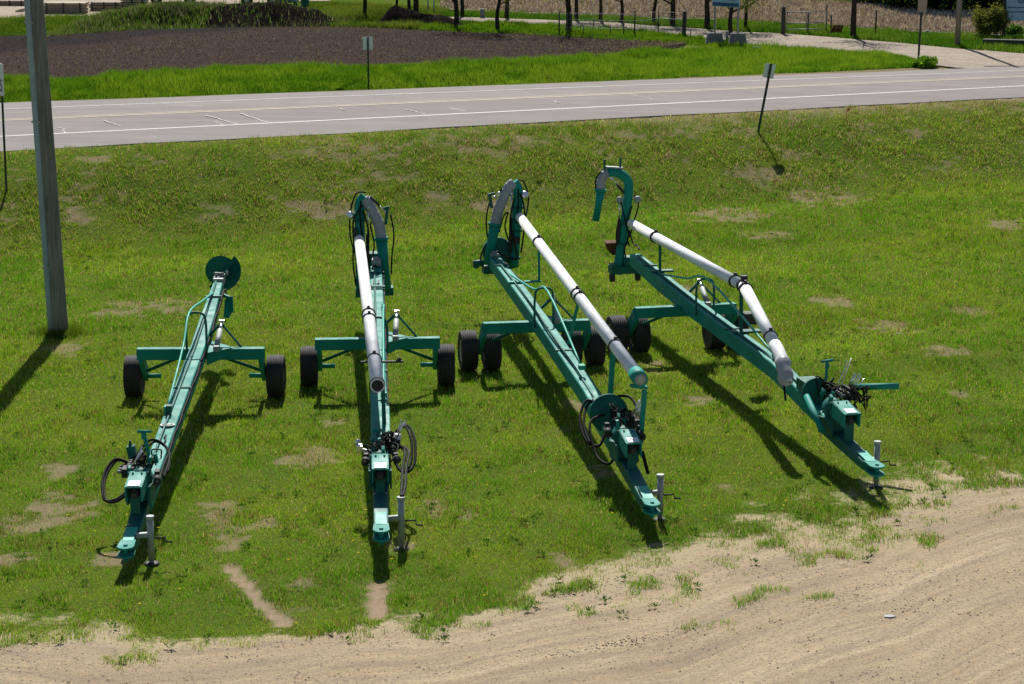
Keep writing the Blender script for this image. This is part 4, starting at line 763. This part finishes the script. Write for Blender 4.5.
# stubble and clods
def scatter(low, up, n, seed):
    P0 = np.array([(p.x, p.y) for p in GP(low)]); P1 = np.array([(p.x, p.y) for p in GP(up)])
    def samp(P, t): L = np.r_[0, np.cumsum(np.hypot(*np.diff(P, axis=0).T))]; return np.stack([np.interp(t * L[-1], L, P[:, 0]), np.interp(t * L[-1], L, P[:, 1])], -1)
    t = rng.random(n); v = rng.random(n); q = samp(P0, t) * (1 - v[:, None]) + samp(P1, t) * v[:, None]; return q[:, 0], q[:, 1]
x, y = scatter([(1200, 38), (1024, 36), (960, 34), (900, 31), (800, 26), (700, 19), (600, 16), (520, 13), (440, 9)], [(1200, 14), (1024, 14), (960, 12.5), (900, 9), (800, 2), (700, -6), (600, -10), (520, -12), (440, -14)], 80000, 1)
yr = np.round((y - .2 * x) / .76) * .76 + .2 * x; y = np.where(rng.random(len(y)) < .6, yr + rng.normal(0, .07, len(y)), y)
tn = lerp((.30, .22, .18), (.85, .76, .66), rng.random(len(x)) ** 1.6) * rng.uniform(.7, 1.15, (len(x), 1))
blades('corn_stubble', x, y, terrain(x, y) + .05, rng.uniform(.05, .22, len(x)), rng.uniform(.04, .12, len(x)), tn, M['dryleaf'], 1.0)
x, y = scatter([(-60, 87), (0, 83), (120, 78), (240, 70), (340, 68), (480, 66), (560, 61), (640, 53), (684, 46.5)], [(-60, 41), (0, 37.5), (127, 31.5), (240, 28.5), (352, 28.5), (418, 31.5), (500, 34.5), (600, 39.5), (686, 45.5)], 12000, 2)
pebbles('soil_clods', x, y, terrain(x, y) + .10, .014 + .035 * rng.random(len(x)) ** 2.5, M['soil'], .38)
x, y = scatter([(-60, 87), (0, 83), (120, 78), (240, 70), (340, 68), (480, 66), (560, 61), (640, 53), (684, 46.5)], [(-60, 66), (0, 60), (127, 49), (240, 36), (352, 28.5), (418, 31.5), (500, 34.5), (600, 39.5), (686, 45.5)], 5200, 3)
blades('crop_residue', x, y, terrain(x, y) + .12, rng.uniform(.03, .10, len(x)), rng.uniform(.03, .06, len(x)), lerp((.28, .21, .14), (.5, .42, .3), rng.random(len(x))), M['dryleaf'], 1.0)

# rough weedy berm and black soil mound behind the field
def ridge(name, pts, width, hts, mat, label=None, cat=None, seed=1, kind=None, group=None):
    P = np.array([(p.x, p.y) for p in GP(pts)]); L = np.r_[0, np.cumsum(np.hypot(*np.diff(P, axis=0).T))]; nu, nv = int(L[-1] / .22) + 2, 30; t = np.linspace(0, L[-1], nu)
    c = np.stack([np.interp(t, L, P[:, 0]), np.interp(t, L, P[:, 1])], -1); hh = np.interp(t, L, hts); V = []
    for k in range(nv):
        v = k / (nv - 1) * 2 - 1; q = c + np.array([0.05, 1.0]) * v * width / 2; prof = (np.cos(v * math.pi) + 1) / 2; endf = np.minimum(1, np.minimum(t, L[-1] - t) / 1.2)
        z = terrain(q[:, 0], q[:, 1]) - .05 + hh * endf * prof * (.55 + .9 * fbm(q[:, 0] * .8, q[:, 1] * .8, seed, 4)); V.append(np.c_[q, z])
    i = np.arange(nu - 1); F = np.concatenate([np.stack([k * nu + i, k * nu + i + 1, (k + 1) * nu + i + 1, (k + 1) * nu + i], -1) for k in range(nv - 1)]); V = np.concatenate(V)
    o = rawmesh(name, V, F, mat, None, True); tag(o, label, cat, group, kind); return V
V1 = ridge('berm', [(60, 33), (100, 29), (150, 25), (200, 24), (250, 24), (300, 24), (345, 24)], 4.6, [.15, .45, .7, .85, .9, .8, .35], M['soil_dark'], kind='structure', seed=91)
ii = rng.integers(0, len(V1), 52000); q = V1[ii] + rng.normal(0, .12, (len(ii), 3)) * (1, 1, 0); nz = fbm(q[:, 0] * .5, q[:, 1] * .7, 95, 4); xr = q[:, 0]
kk = rng.random(len(ii)) < np.clip(1.0 - .95 * sstep(-13.4, -12.0, xr) * (q[:, 2] < 2.0) * sstep(-6.8, -7.6, xr) - .6 * sstep(.5, .66, nz), .05, 1); q, nz = q[kk], nz[kk]
tn = lerp((.07, .105, .05), (.10, .19, .03), sstep(.38, .60, nz)); gr = rng.random(len(q)) < .30; tn[gr] = lerp((.14, .145, .11), (.24, .24, .19), rng.random(gr.sum())); tn *= rng.uniform(.6, 1.2, (len(q), 1))
blades('berm_weeds', q[:, 0], q[:, 1], q[:, 2] - .03, rng.uniform(.10, .38, len(q)), rng.uniform(.02, .06, len(q)), tn, M['blade'], .6)
ridge('soil_mound', [(372, 25), (390, 24), (405, 24), (425, 24.5), (445, 25), (474, 26)], 3.2, [.4, 1.15, .95, .6, .55, .2], M['soil_dark'], 'low mound of bare black soil between the dark field and the tree trunks', 'soil mound', 97)

# trees: tapered trunk with limbs, thin young spring foliage
def leaf_cloud(name, pts, n, spread, size, t0, t1, parent, flat=1):
    pts = np.array(pts); c = pts[rng.integers(0, len(pts), n)] + rng.normal(0, 1, (n, 3)) * spread
    u = rng.normal(0, 1, (n, 3)); u /= np.linalg.norm(u, axis=1)[:, None]; w = rng.normal(0, 1, (n, 3)); w -= (w * u).sum(1)[:, None] * u; w /= np.linalg.norm(w, axis=1)[:, None]; s = rng.uniform(.6, 1.3, (n, 1)) * size
    V = np.stack([c - u * s, c + w * s * .5, c + u * s, c - w * s * .5], 1); tn = lerp(t0, t1, rng.random(n)) * rng.uniform(.75, 1.25, (n, 1))
    o = rawmesh(name, V.reshape(-1, 3), np.arange(4 * n).reshape(-1, 4), M['leaf'], {'tint': np.repeat(tn, 4, 0)}); o.parent = parent; return o
def tree(px, py, r, hgt, label, seed, lean=0, leafy=1.0):
    q = gp(px, py); t = empty('tree', q, 0, label, 'tree', 'young trees along the gravel drive'); rd = random.Random(seed); b = MB(); tips = []
    tr = [Vector((lean * (k / 6) ** 1.5 * .6 + rd.uniform(-.05, .05) * k, rd.uniform(-.05, .05) * k, -.05 + hgt * .85 * k / 6)) for k in range(7)]
    b.tube(spline(tr, 4), [r * (1.25 if i == 0 else 1) * (1 - .8 * i / 24) for i in range(25)], 9)
    for k in range(13):
        f = rd.uniform(.24, .98); i = int(f * 6 * .999); base = tr[i].lerp(tr[i + 1], f * 6 - i); a = rd.uniform(0, 6.28); L = hgt * .38 * (1.15 - f) + .35; up = rd.uniform(.25, .8)
        p = [base + Vector((math.cos(a) * L * s + rd.uniform(-.06, .06), math.sin(a) * L * s + rd.uniform(-.06, .06), L * up * s ** 1.2)) for s in (0, .35, .7, 1)]
        b.tube(p, [r * .38 * (1 - .6 * f), r * .26 * (1 - .5 * f), r * .16, r * .07], 6)
        for s in range(1, 4):
            for m in range(2):
                d_ = Vector((rd.uniform(-1, 1), rd.uniform(-1, 1), rd.uniform(-.2, .8))) * .45; b.tube([p[s], p[s] + d_ * .6, p[s] + d_], [r * .1, r * .07, r * .04], 4); tips += [tuple(p[s]), tuple(p[s] + d_ * .6), tuple(p[s] + d_)]
    b.build('trunk', M['bark'], t); leaf_cloud('crown', tips, int(2300 * leafy), .24, .05, (.10, .16, .018), (.24, .28, .04), t)
    return t
TR = [(364.5, 16.5, .10, 4.8, 'slim dark tree standing left of the black soil mound'), (396, 10, .07, 4.2, 'thin tree rising behind the left part of the black soil mound'), (410, 13, .09, 4.5, 'leaning slim tree of the close pair behind the soil mound'), (415.5, 17, .14, 5.2, 'thick dark trunk of the close pair behind the soil mound'),
      (456, 27.5, .12, 5, 'dark tree on the near side of the drive beside the soil mound'), (462, 17, .10, 4.8, 'slightly leaning tree across the drive near the grey utility box'), (498, 30.5, .10, 4.8, 'straight dark tree at the top edge of the bare field'), (506, 19, .11, 4.6, 'dark tree across the drive right of the grey utility box'),
      (568, 33.5, .14, 5.4, 'thickest tree, standing within the wire fence line beside its first post'), (576, 21, .10, 4.6, 'tree just behind the thickest trunk on the far drive side'), (600, 22, .09, 4.4, 'slim tree across the drive behind the left wire fence panels'), (621, 23.5, .09, 4.5, 'thin tree across the drive behind the middle of the wire fence'),
      (653.5, 25, .09, 4.4, 'thin tree with low leaves left of the forked tree'), (672, 26.5, .13, 4.6, 'stocky forked tree behind the heavy end post of the fence'), (707, 29, .13, 4.4, 'leaning tree with pale leaves left of the blue billboard'), (730.5, 35, .10, 4.6, 'dark tree between the two billboard posts'), (745, 30, .08, 4.2, 'slim tree just right of the blue billboard'), (853, 38, .13, 5.2, 'lone dark tree beside the drive right of the tube gate')]
for k, (px, py, r, h, lab) in enumerate(TR): tree(px, py, r * 1.0, h, lab, 100 + k, lean=-.5 if k in (14, 5, 2) else .1, leafy=.7 + .5 * (k % 3 == 0))
def spruce(px, py, hgt, w, label, seed):
    q = gp(px, py); t = empty('spruce_tree', q, 0, label, 'conifer', 'spruces beyond the stubble field'); b = MB(); b.tube([(0, 0, -.05), (0, 0, hgt * .95)], [.1, .02], 8); b.build('trunk', M['bark'], t)
    n = 5200; f = rng.random(n) ** .75; a = rng.uniform(0, 6.28, n); lay = np.floor(f * 13) / 13; rr = w * (1.02 - lay) * rng.random(n) ** .45 * (.72 + .28 * np.sin(a * 5 + seed + lay * 30)); z = .12 + hgt * (f * .96) - .16 * rr
    c = np.stack([rr * np.cos(a), rr * np.sin(a), z], -1); s = rng.uniform(.08, .20, (n, 1)); u = np.stack([np.cos(a), np.sin(a), rng.uniform(-.5, .1, n)], -1); w_ = np.stack([-np.sin(a), np.cos(a), rng.uniform(-.3, .3, n)], -1)
    V = np.stack([c - u * s, c + w_ * s * .35, c + u * s, c - w_ * s * .35], 1); tn = lerp((.012, .034, .016), (.035, .07, .026), rng.random(n)); o = rawmesh('foliage', V.reshape(-1, 3), np.arange(4 * n).reshape(-1, 4), M['leaf'], {'tint': np.repeat(tn, 4, 0)}); o.parent = t
SPL = ['broad dark spruce behind the stubble field, leftmost of the row', 'spruce second from the left behind the sign post', 'wide spruce in the row behind the stubble, left of the wooden pole', 'spruce directly behind the tall wooden pole', 'spruce just right of the tall wooden pole', 'spruce above the rounded bush, between pole and park sign', 'spruce whose foot shows lower just left of the pale blue board', 'spruce hidden partly behind the pale blue board', 'small spruce farthest left over the stubble near the lone tree', 'spruce at the left beginning of the row near the lone tree']
for k, (px, py, h, w) in enumerate([(902, 10, 3.8, 1.3), (920, 11, 3.6, 1.1), (936, 11.5, 4.0, 1.2), (950, 12.5, 4.2, 1.2), (972, 9, 3.6, 1.0), (986, 13, 4.0, 1.0), (996, 13, 3.8, 1.1), (1014, 12, 4, 1.2), (868, 3, 3.6, 1.2), (884, 5, 3.6, 1.1)]): spruce(px, py, h, w, SPL[k], k)
def bush(name, px, py, r, h, n, t0, t1, label, cat, seed, stems=True):
    q = gp(px, py); t = empty(name, q, 0, label, cat); rd = random.Random(seed); b = MB(); tips = []
    for k in range(26):
        a = rd.uniform(0, 6.28); s = rd.random() ** .6 * r; e = Vector((math.cos(a) * s, math.sin(a) * s, h * rd.uniform(.55, 1.0) * (1 - .35 * (s / r) ** 2))); b.tube([(0, 0, -.03), e * .55 + Vector((0, 0, .1 * h)), e], [.022, .014, .005], 4); tips += [tuple(e * f) for f in (.55, .75, .9, 1)]
    b.build('stems', M['bark'], t); leaf_cloud('foliage', tips, n, r * .16, .055, t0, t1, t)
bush('shrub', 986, 38, .75, 1.35, 5200, (.07, .085, .03), (.17, .19, .05), 'rounded olive shrub just left of the pale blue board on dark posts', 'shrub', 5)
bush('shrub', 926, 67.5, .46, .27, 2600, (.09, .22, .016), (.18, .32, .035), 'small bright green bush at the foot of the slim sign post', 'shrub', 6)
bush('shrub', 1014, 36, .40, .38, 1500, (.05, .12, .014), (.10, .2, .03), 'low green shrub under the pale blue board', 'shrub', 8)

# ------------------------------------------------------------------ poles, signs, fences
q = gp(59, 334); t = empty('utility_pole', q, 0, 'thick weathered wooden utility pole with a blue-grey conduit, standing in the lawn at left', 'utility pole'); LEAN = -.030
b = MB(); hp = 11; b.tube([(LEAN * z, .006 * z, z) for z in np.linspace(-.2, hp, 18)], [.188 - .0045 * z for z in np.linspace(-.2, hp, 18)], 24); pw = b.build('shaft', M['pole'], t)
b = MB(); b.tube([(LEAN * z - .125, -.125 + .006 * z, z) for z in np.linspace(-.05, 9.5, 14)], .062, 12); b.build('conduit', M['conduit'], t)
for z in (1.35, 4.2, 6.1):
    b = MB(); b.bar((LEAN * z - .21, -.14 + .006 * z, z), (LEAN * z - .03, -.20 + .006 * z, z), .02, .035, bev=0); b.build('conduit_strap', M['zinc'], t)
# grass collar at the pole
m = 2600; a = rng.uniform(0, 6.28, m); rr = .2 + np.abs(rng.normal(0, .16, m)); x, y = q.x + rr * np.cos(a), q.y + rr * np.sin(a); blades('pole_grass', x, y, terrain(x, y), rng.uniform(.06, .2, m), np.full(m, .014), lerp((.06, .13, .012), (.14, .2, .03), rng.random(m)), M['blade'])
def text_mesh(s, size, mat, parent, name='lettering', align='CENTER'):
    c = bpy.data.curves.new('tx', 'FONT'); c.body = s; c.size = size; c.align_x = align; c.align_y = 'CENTER'; c.extrude = .002; o = bpy.data.objects.new('tx', c); COL.objects.link(o); dg = bpy.context.evaluated_depsgraph_get(); me = bpy.data.meshes.new_from_object(o.evaluated_get(dg)); bpy.data.objects.remove(o)
    me.materials.clear(); me.materials.append(mat); o = bpy.data.objects.new(name, me); COL.objects.link(o); o.parent = parent; return o
def post_sign(name, px, py, hgt, pw_, panel, rz, label, cat, lean=(0, 0), mat='sign_back', zc=None, pmat='post'):
    q = gp(px, py); t = empty(name, q, rz, label, cat); b = MB(); top = Vector((lean[0] * hgt, lean[1] * hgt, hgt)); b.bar((0, 0, -.15), top, pw_, pw_ * .7, up=(0, 1, 0), bev=.004); b.build('post', M[pmat], t)
    if panel:
        w, h = panel; c = top * ((zc if zc else hgt - h / 2) / hgt); u = top.normalized(); b = MB(); pn = -.035 if mat != 'sign_back' else .035
        b.bar(c - u * h / 2 + Vector((0, pn, 0)), c + u * h / 2 + Vector((0, pn, 0)), w, .012, up=(0, 1, 0), bev=0); p = b.build('panel', M[mat], t)
        b = MB(); 
        for s_ in (-.3, .3): b.cyl(c + u * h * s_ + Vector((0, -.05, 0)), c + u * h * s_ + Vector((0, .05, 0)), .014, 8)
        b.build('bolt', M['zinc'], p)
        return t, p, c
    return t, None, None
# speed sign at the left edge, its face along the road
t, p, c = post_sign('speed_sign', 6.5, 192, 3.15, .06, (.62, .78), R(-62), 'white speed limit sign on a dark post at the left picture edge, above the lawn', 'road sign', mat='sign_face')
o = text_mesh('55', .42, M['sign_black'], t); o.location = c + Vector((0, -.0435, -.16)); o.rotation_euler = (R(90), 0, 0)
# leaning sign on the bank, seen from behind
ql = gp(757, 133)
post_sign('road_sign', 757, 133, 1.92, .062, (.32, .40), R(16), 'leaning sign with a plain pale back on the grassy bank before the road', 'road sign', lean=(.21, .03))
post_sign('road_sign', 368.5, 87.5, 1.72, .055, (.34, .44), R(12), 'small upright sign seen from behind, across the road before the bare field', 'road sign')
post_sign('sign_post', 918, 62.5, 2.3, .065, (.36, .55), R(20), 'slim dark post with a grey sign at the mouth of the gravel drive', 'road sign', lean=(.035, 0), mat='lumber')
qf = gp(846, 120); t = empty('marker_flag', qf, 0, 'thin orange marker stake on the bank right of the leaning sign', 'marker'); b = MB(); b.tube([(0, 0, -.05), (.01, 0, .18), (.03, 0, .34)], .012, 6); b.build('stake', M['orange'], t); b = MB(); b.plate([(.03, 0, .34), (.03, 0, .25), (.10, .02, .28), (.11, .02, .35)], (0, 1, 0), .004); b.build('flag', M['orange'], t)
q = gp(957, 46.5); t = empty('utility_pole', q, 0, 'grey wooden utility pole beyond the drive at right, before the spruces', 'utility pole'); b = MB(); b.tube([(0, 0, -.2), (.06, 0, 4), (.12, 0, 9)], [.11, .095, .08], 14); b.build('shaft', M['pole'], t); b = MB(); b.bar((-.9, 0, 8.4), (1.1, 0, 8.4), .09, .11); b.build('crossarm', M['fencewood'], t)
# wire fence along the drive
FT = empty('wire_fence', gp(559, 36), 0, 'wire fence of thin dark posts in front of the gravel drive', 'fence'); F0 = Vector(FT.location)
def fpost(px, pb, hgt, r, mat='post', parent=None, base=None):
    q = gp(px, pb); b = MB(); v = q - (base or F0); b.tube([v + Vector((0, 0, -.1)), v + Vector((.01, 0, hgt))], r, 8); b.build('post', M[mat], parent or FT); return v
fp = [fpost(559, 36, 1.0, .03), fpost(593.5, 30.5, .5, .022), fpost(610, 36, .42, .02), fpost(623.5, 37.5, .62, .025), fpost(634.5, 37.5, 1.08, .03), fpost(658, 35, 1.0, .022), fpost(684, 36.5, 1.02, .085, 'fencewood')]
fpost(583, 36, .42, .018); fpost(690.5, 41, .42, .02)
a_, m_, e_ = fp[0], fp[4], fp[-1]
for hz in (.95, .68, .36):
    b = MB(); pts = [p_ + Vector((0, -.03, hz)) for p_ in (a_, m_, fp[5], e_)]; b.tube(spline(pts, 6), .006, 5); b.build('wire', M['wire'], FT)
b = MB()
for k in range(46):
    f = k / 45; p_ = a_.lerp(m_, f / .6) if f < .6 else m_.lerp(e_, (f - .6) / .4); b.tube([p_ + Vector((0, -.025, .05)), p_ + Vector((0, -.025, .93))], .0035, 4)
o = b.build('mesh_wire', M['wire'], FT); tag(o, kind='stuff')
q = gp(783, 35); GT = empty('field_gate', q, 0, 'grey tube gate hung on a dark wooden post by the drive', 'gate'); b = MB(); b.tube([(0, 0, -.1), (0, 0, 1.12)], .085, 10); b.build('gate_post', M['fencewood'], GT)
b = MB(); q2 = gp(831, 34) - q
for z in (.22, .48, .9): b.tube([Vector((.1, 0, z)), q2 * .86 + Vector((0, 0, z))], .02, 7)
for f in (.05, .45, .86): b.tube([q2 * f + Vector((.06, 0, .2)), q2 * f + Vector((.06, 0, .92))], .018, 7)
b.build('gate_frame', M['wire'], GT)
for f, h in ((.52, .85), (.9, 1.15), (1.0, .75)):
    b = MB(); b.tube([q2 * f + Vector((0, .1, -.1)), q2 * f + Vector((0.01, .1, h))], .03, 8); b.build('post', M['post'], GT)
q = gp(875, 35.5); t = empty('fence_post', q, 0, 'single thin fence post at the stubble edge right of the lone tree', 'fence post'); b = MB(); b.tube([(0, 0, -.1), (.03, 0, 1.0)], .032, 8); b.build('stake', M['post'], t); b = MB(); b.cyl((.03, 0, .98), (.03, 0, 1.02), .04, 8); b.build('cap', M['wire'], t)
q = gp(836, 35.5); t = empty('hazard_board', q, R(10), 'slanted rust and ochre striped board beside the tube gate', 'barrier board')
b = MB(); b.plate([(-.28, 0, .06), (.20, 0, .06), (.30, 0, .42), (-.14, 0, .42)], (0, 1, 0), .04); bd = b.build('board', M['rust'], t); b = MB()
for k in range(3): x0 = -.2 + k * .15; b.plate([(x0, -.024, .28), (x0 + .06, -.024, .28), (x0 + .13, -.024, .41), (x0 + .07, -.024, .41)], (0, 1, 0), .006)
b.build('stripes', M['ochre'], bd)
for x0 in (-.2, .15):
    b = MB(); b.bar((x0, .03, -.05), (x0 + .04, .03, .3), .04, .03); b.build('leg', M['post'], t)
q = gp(482.5, 18.5); t = empty('utility_box', q, 0, 'small grey-green utility box across the drive', 'utility box'); b = MB(); b.box((0, 0, .2), .2, .2, .4, .015); b.build('cabinet', M['concrete'], t); b = MB(); b.box((0, 0, .41), .24, .24, .04); b.build('lid', M['concrete'], t)
for px, pb, h, lab in ((428, 12.5, .55, 'thin reddish stake behind the soil mound'), (434, 14, .7, 'thin bluish stake behind the right end of the soil mound')):
    q = gp(px, pb); t = empty('stake', q, 0, lab, 'stake'); b = MB(); b.tube([(0, 0, -.05), (0, 0, h)], .035, 8); b.build('stick', M['lumber'] if px == 428 else M['conduit'], t); b = MB(); b.cyl((0, 0, h), (0, 0, h + .03), .045, 8); b.build('cap', M['wire'], t)
# billboard on concrete blocks
qa, qb = gp(714.5, 44.5), gp(737.5, 45)
BT = empty('billboard', (qa + qb) / 2, math.atan2(qb.y - qa.y, qb.x - qa.x), 'pale blue billboard with a navy band on two grey posts set in concrete blocks', 'billboard'); hw = (qb - qa).length / 2; wl_ = hw * 2 * 1.17
for sg in (-1, 1):
    b = MB(); b.bar((sg * hw, 0, .3), (sg * hw, 0, 2.5), .06, .06, up=(0, 1, 0)); b.build('post', M['wire'], BT)
b = MB(); b.box((0, -.06, 2.05), wl_, .05, 1.15); pb_ = b.build('board', M['sign_blue'], BT); b = MB(); b.box((0, -.089, 1.56), wl_ * .96, .012, .13, 0); b.build('band', M['sign_navy'], pb_)
# dim rows on the board: too small in the picture to read as letters
b = MB()
for k, (w_, z_) in enumerate(((.62, 1.76), (.7, 1.90), (.55, 2.04))):
    x = -w_ * wl_ / 2
    while x < w_ * wl_ / 2: l = rng.uniform(.04, .10); b.box((x + l / 2, -.089, z_), l, .01, .05, 0); x += l + .03
b.build('faint_print', M['sign_navy'], pb_)
for px, lab, qq in ((0, 'left trapezoid concrete block under the pale blue billboard', qa), (1, 'right trapezoid concrete block under the pale blue billboard', qb)):
    b = MB(); q = qq; b.bar(q + Vector((0, 0, -.05)), q + Vector((0, 0, .46)), .74, .5, w2=.56, h2=.36, up=(0, 1, 0), bev=.02); o = b.build('concrete_block', M['concrete']); tag(o, lab, 'concrete block', 'concrete blocks under the billboard')
q = gp(727, 42); t = empty('marker_post', q, 0, 'short grey marker between the two concrete blocks', 'marker'); b = MB(); b.box((0, 0, .16), .1, .06, .34); b.build('stem', M['concrete'], t); b = MB(); b.box((0, -.01, .36), .13, .05, .16); b.build('head', M['wire'], t)
# park-style sign at the right edge
q = gp(1003.5, 38); SB = empty('welcome_sign', q, R(8), 'pale blue board with a dark round emblem on dark posts at the right edge', 'sign')
for x0 in (0, 1.42):
    b = MB(); b.bar((x0, 0, -.1), (x0, 0, 2.3), .11, .11, up=(0, 1, 0)); b.build('post', M['fencewood'], SB)
b = MB(); b.box((.78, -.09, 1.28), 1.5, .05, 1.2); bd = b.build('board', M['sign_blue'], SB)
b = MB(); b.lathe((.62, -.117, 1.52), (0, -1, 0), [(0, .17), (.008, .17)], 24); em = b.build('emblem', M['sign_navy'], bd)
b = MB(); b.lathe((.62, -.126, 1.52), (0, -1, 0), [(0, .12), (.006, .12)], 20); b.build('emblem_ring', M['sign_blue'], em); b = MB(); b.plate([(.54, -.134, 1.45), (.70, -.134, 1.45), (.62, -.134, 1.61)], (0, 1, 0), .006); b.build('emblem_mark', M['sign_navy'], em)
for z in (1.02, 1.19, 1.84):
    b = MB(); b.box((.78, -.12, z), 1.42, .012, .035, 0); b.build('rule_line', M['sign_navy'], bd)
b = MB(); q = gp(983, 46); v = gp(1100, 49) - q; b.bar(q + Vector((0, 0, .12)), q + v + Vector((0, 0, .12)), .36, .30, bev=.02); o = b.build('timber_edging', M['fencewood']); tag(o, 'dark timber edging of the raised bed below the pale blue board', 'garden edging')
q = gp(927, 33); b = MB(); b.plate([(-.10, 0, 0), (.09, .02, 0), (.12, 0, .05), (.02, 0, .14), (-.06, .03, .1)], (0, 1, .3), .03); o = b.build('litter', M['decal']); o.location = q; tag(o, 'white scrap of litter on the stubble right of the slim sign post', 'litter')
q = gp(757, 53); b = MB(); b.plate([(-.2, 0, .03), (.2, .0, .02), (.17, .06, .10), (-.17, .06, .11)], (0, 1, .5), .02); o = b.build('board_scrap', M['tan']); o.location = q + Vector((0, 0, .12)); tag(o, 'pale board scrap lying in the tall grass below the billboard', 'litter')
q = gp(890, 617); b = MB(); b.plate([(-.08, -.03, .01), (.0, -.05, .014), (.08, 0, .008), (.03, .05, .016), (-.06, .04, .012)], (0, 0, 1), .008); o = b.build('plastic_scrap', M['plastic']); o.location = q; tag(o, 'pale blue plastic scrap on the gravel lane at right', 'litter')
# yard stuff at the upper left
def stack(name, px, pb, w, dpt, h, n, mat, label, cap=False):
    q = gp(px, pb); t = empty(name, q, R(-2), label, 'board stack', 'board stacks in the tan yard')
    for k in range(n):
        b = MB(); z0 = h * k / n; 
        for r_ in range(2): b.box((rng.uniform(-.06, .06), 0, z0 + h / n * (.27 + .44 * r_)), w * rng.uniform(.96, 1), dpt, h / n * .36, .01)
        b.build('layer', M[mat if k < n - 1 or not cap else 'tan'], t)
    for s_ in (-.4, 0, .4):
        b = MB(); b.bar((s_ * w, -dpt / 2 - .02, 0), (s_ * w, -dpt / 2 - .02, h), .06, .03, up=(0, 1, 0)); b.build('stake', M['fencewood'], t)
stack('board_stack', 66, 14, 1.9, 1.0, .55, 4, 'lumber', 'wide low stack of grey-brown boards right of the big pole', True); stack('board_stack', 106, 11, 1.35, .9, .45, 3, 'lumber', 'stack of boards with pale edges beside the berm end'); stack('board_stack', 134, 9, 1.2, .9, .5, 3, 'lumber', 'brownish stack of boards behind the berm, right of the others', True); stack('board_stack', 12, 6, 1.4, .9, .3, 2, 'lumber', 'low stack of boards at the far left edge behind the tan yard')
q = gp(21, 13); b = MB(); b.bar(q + Vector((-.25, 0, .05)), q + Vector((.15, .05, .16)), .12, .14, bev=.02); b.bar(q + Vector((.0, 0, .1)), q + Vector((.25, 0, .2)), .1, .1, bev=.02); o = b.build('wood_scrap', M['tan']); tag(o, 'small tan heap of scrap wood on the pale yard at far left', 'scrap wood')
def wagon(px, pb, w, mat, label, hw_=.28):
    q = gp(px, pb); t = empty('flat_wagon', q, 0, label, 'wagon', 'wagons parked in the yard'); b = MB(); b.box((0, 0, .75), w, 1.6, .12); b.box((0, .1, 1.25), w * .96, 1.4, .9); b.build('body', M[mat], t)
    for s_ in (-.36, .36):
        b = MB(); b.lathe((s_ * w, -.8, hw_), (0, -1, 0), [(0, hw_ * .5), (.0, hw_), (.2, hw_), (.2, hw_ * .5)], 20); wh = b.build('wheel', M['rubber'], t); b = MB(); b.lathe((s_ * w, -.985, hw_), (0, -1, 0), [(0, hw_ * .5), (.02, hw_ * .4)], 14); b.build('rim', M['rim'], wh)
    b = MB(); b.bar((-w / 2 - .7, -.2, .55), (-w / 2, -.2, .7), .08, .08); b.build('drawbar', M['dark_steel'], t)
wagon(176, 3.0, 2.2, 'dark_steel', 'dark wagon behind the weedy berm in the yard'); wagon(262, 4, 1.7, 'rust', 'rust-red wagon behind the berm beside the blue tank')
q = gp(289, 4); t = empty('blue_tank', q, 0, 'pale blue tank lying behind the berm', 'tank'); b = MB(); b.cyl((-.45, 0, .5), (.45, 0, .5), .45, 20); b.build('barrel', M['sign_blue'], t)
for s_ in (-.3, .3):
    b = MB(); b.box((s_, 0, .05), .12, .6, .14); b.build('cradle', M['dark_steel'], t)
q = gp(305, 8); t = empty('green_bin', q, 0, 'teal green bin standing behind the berm at the grassy rise', 'bin'); b = MB(); b.bar((0, 0, 0), (0, 0, .9), .34, .34, w2=.42, h2=.42, up=(0, 1, 0), bev=.02); b.build('body', M['teal_dark'], t); b = MB(); b.box((0, 0, .94), .46, .46, .06); b.build('lid', M['teal'], t)
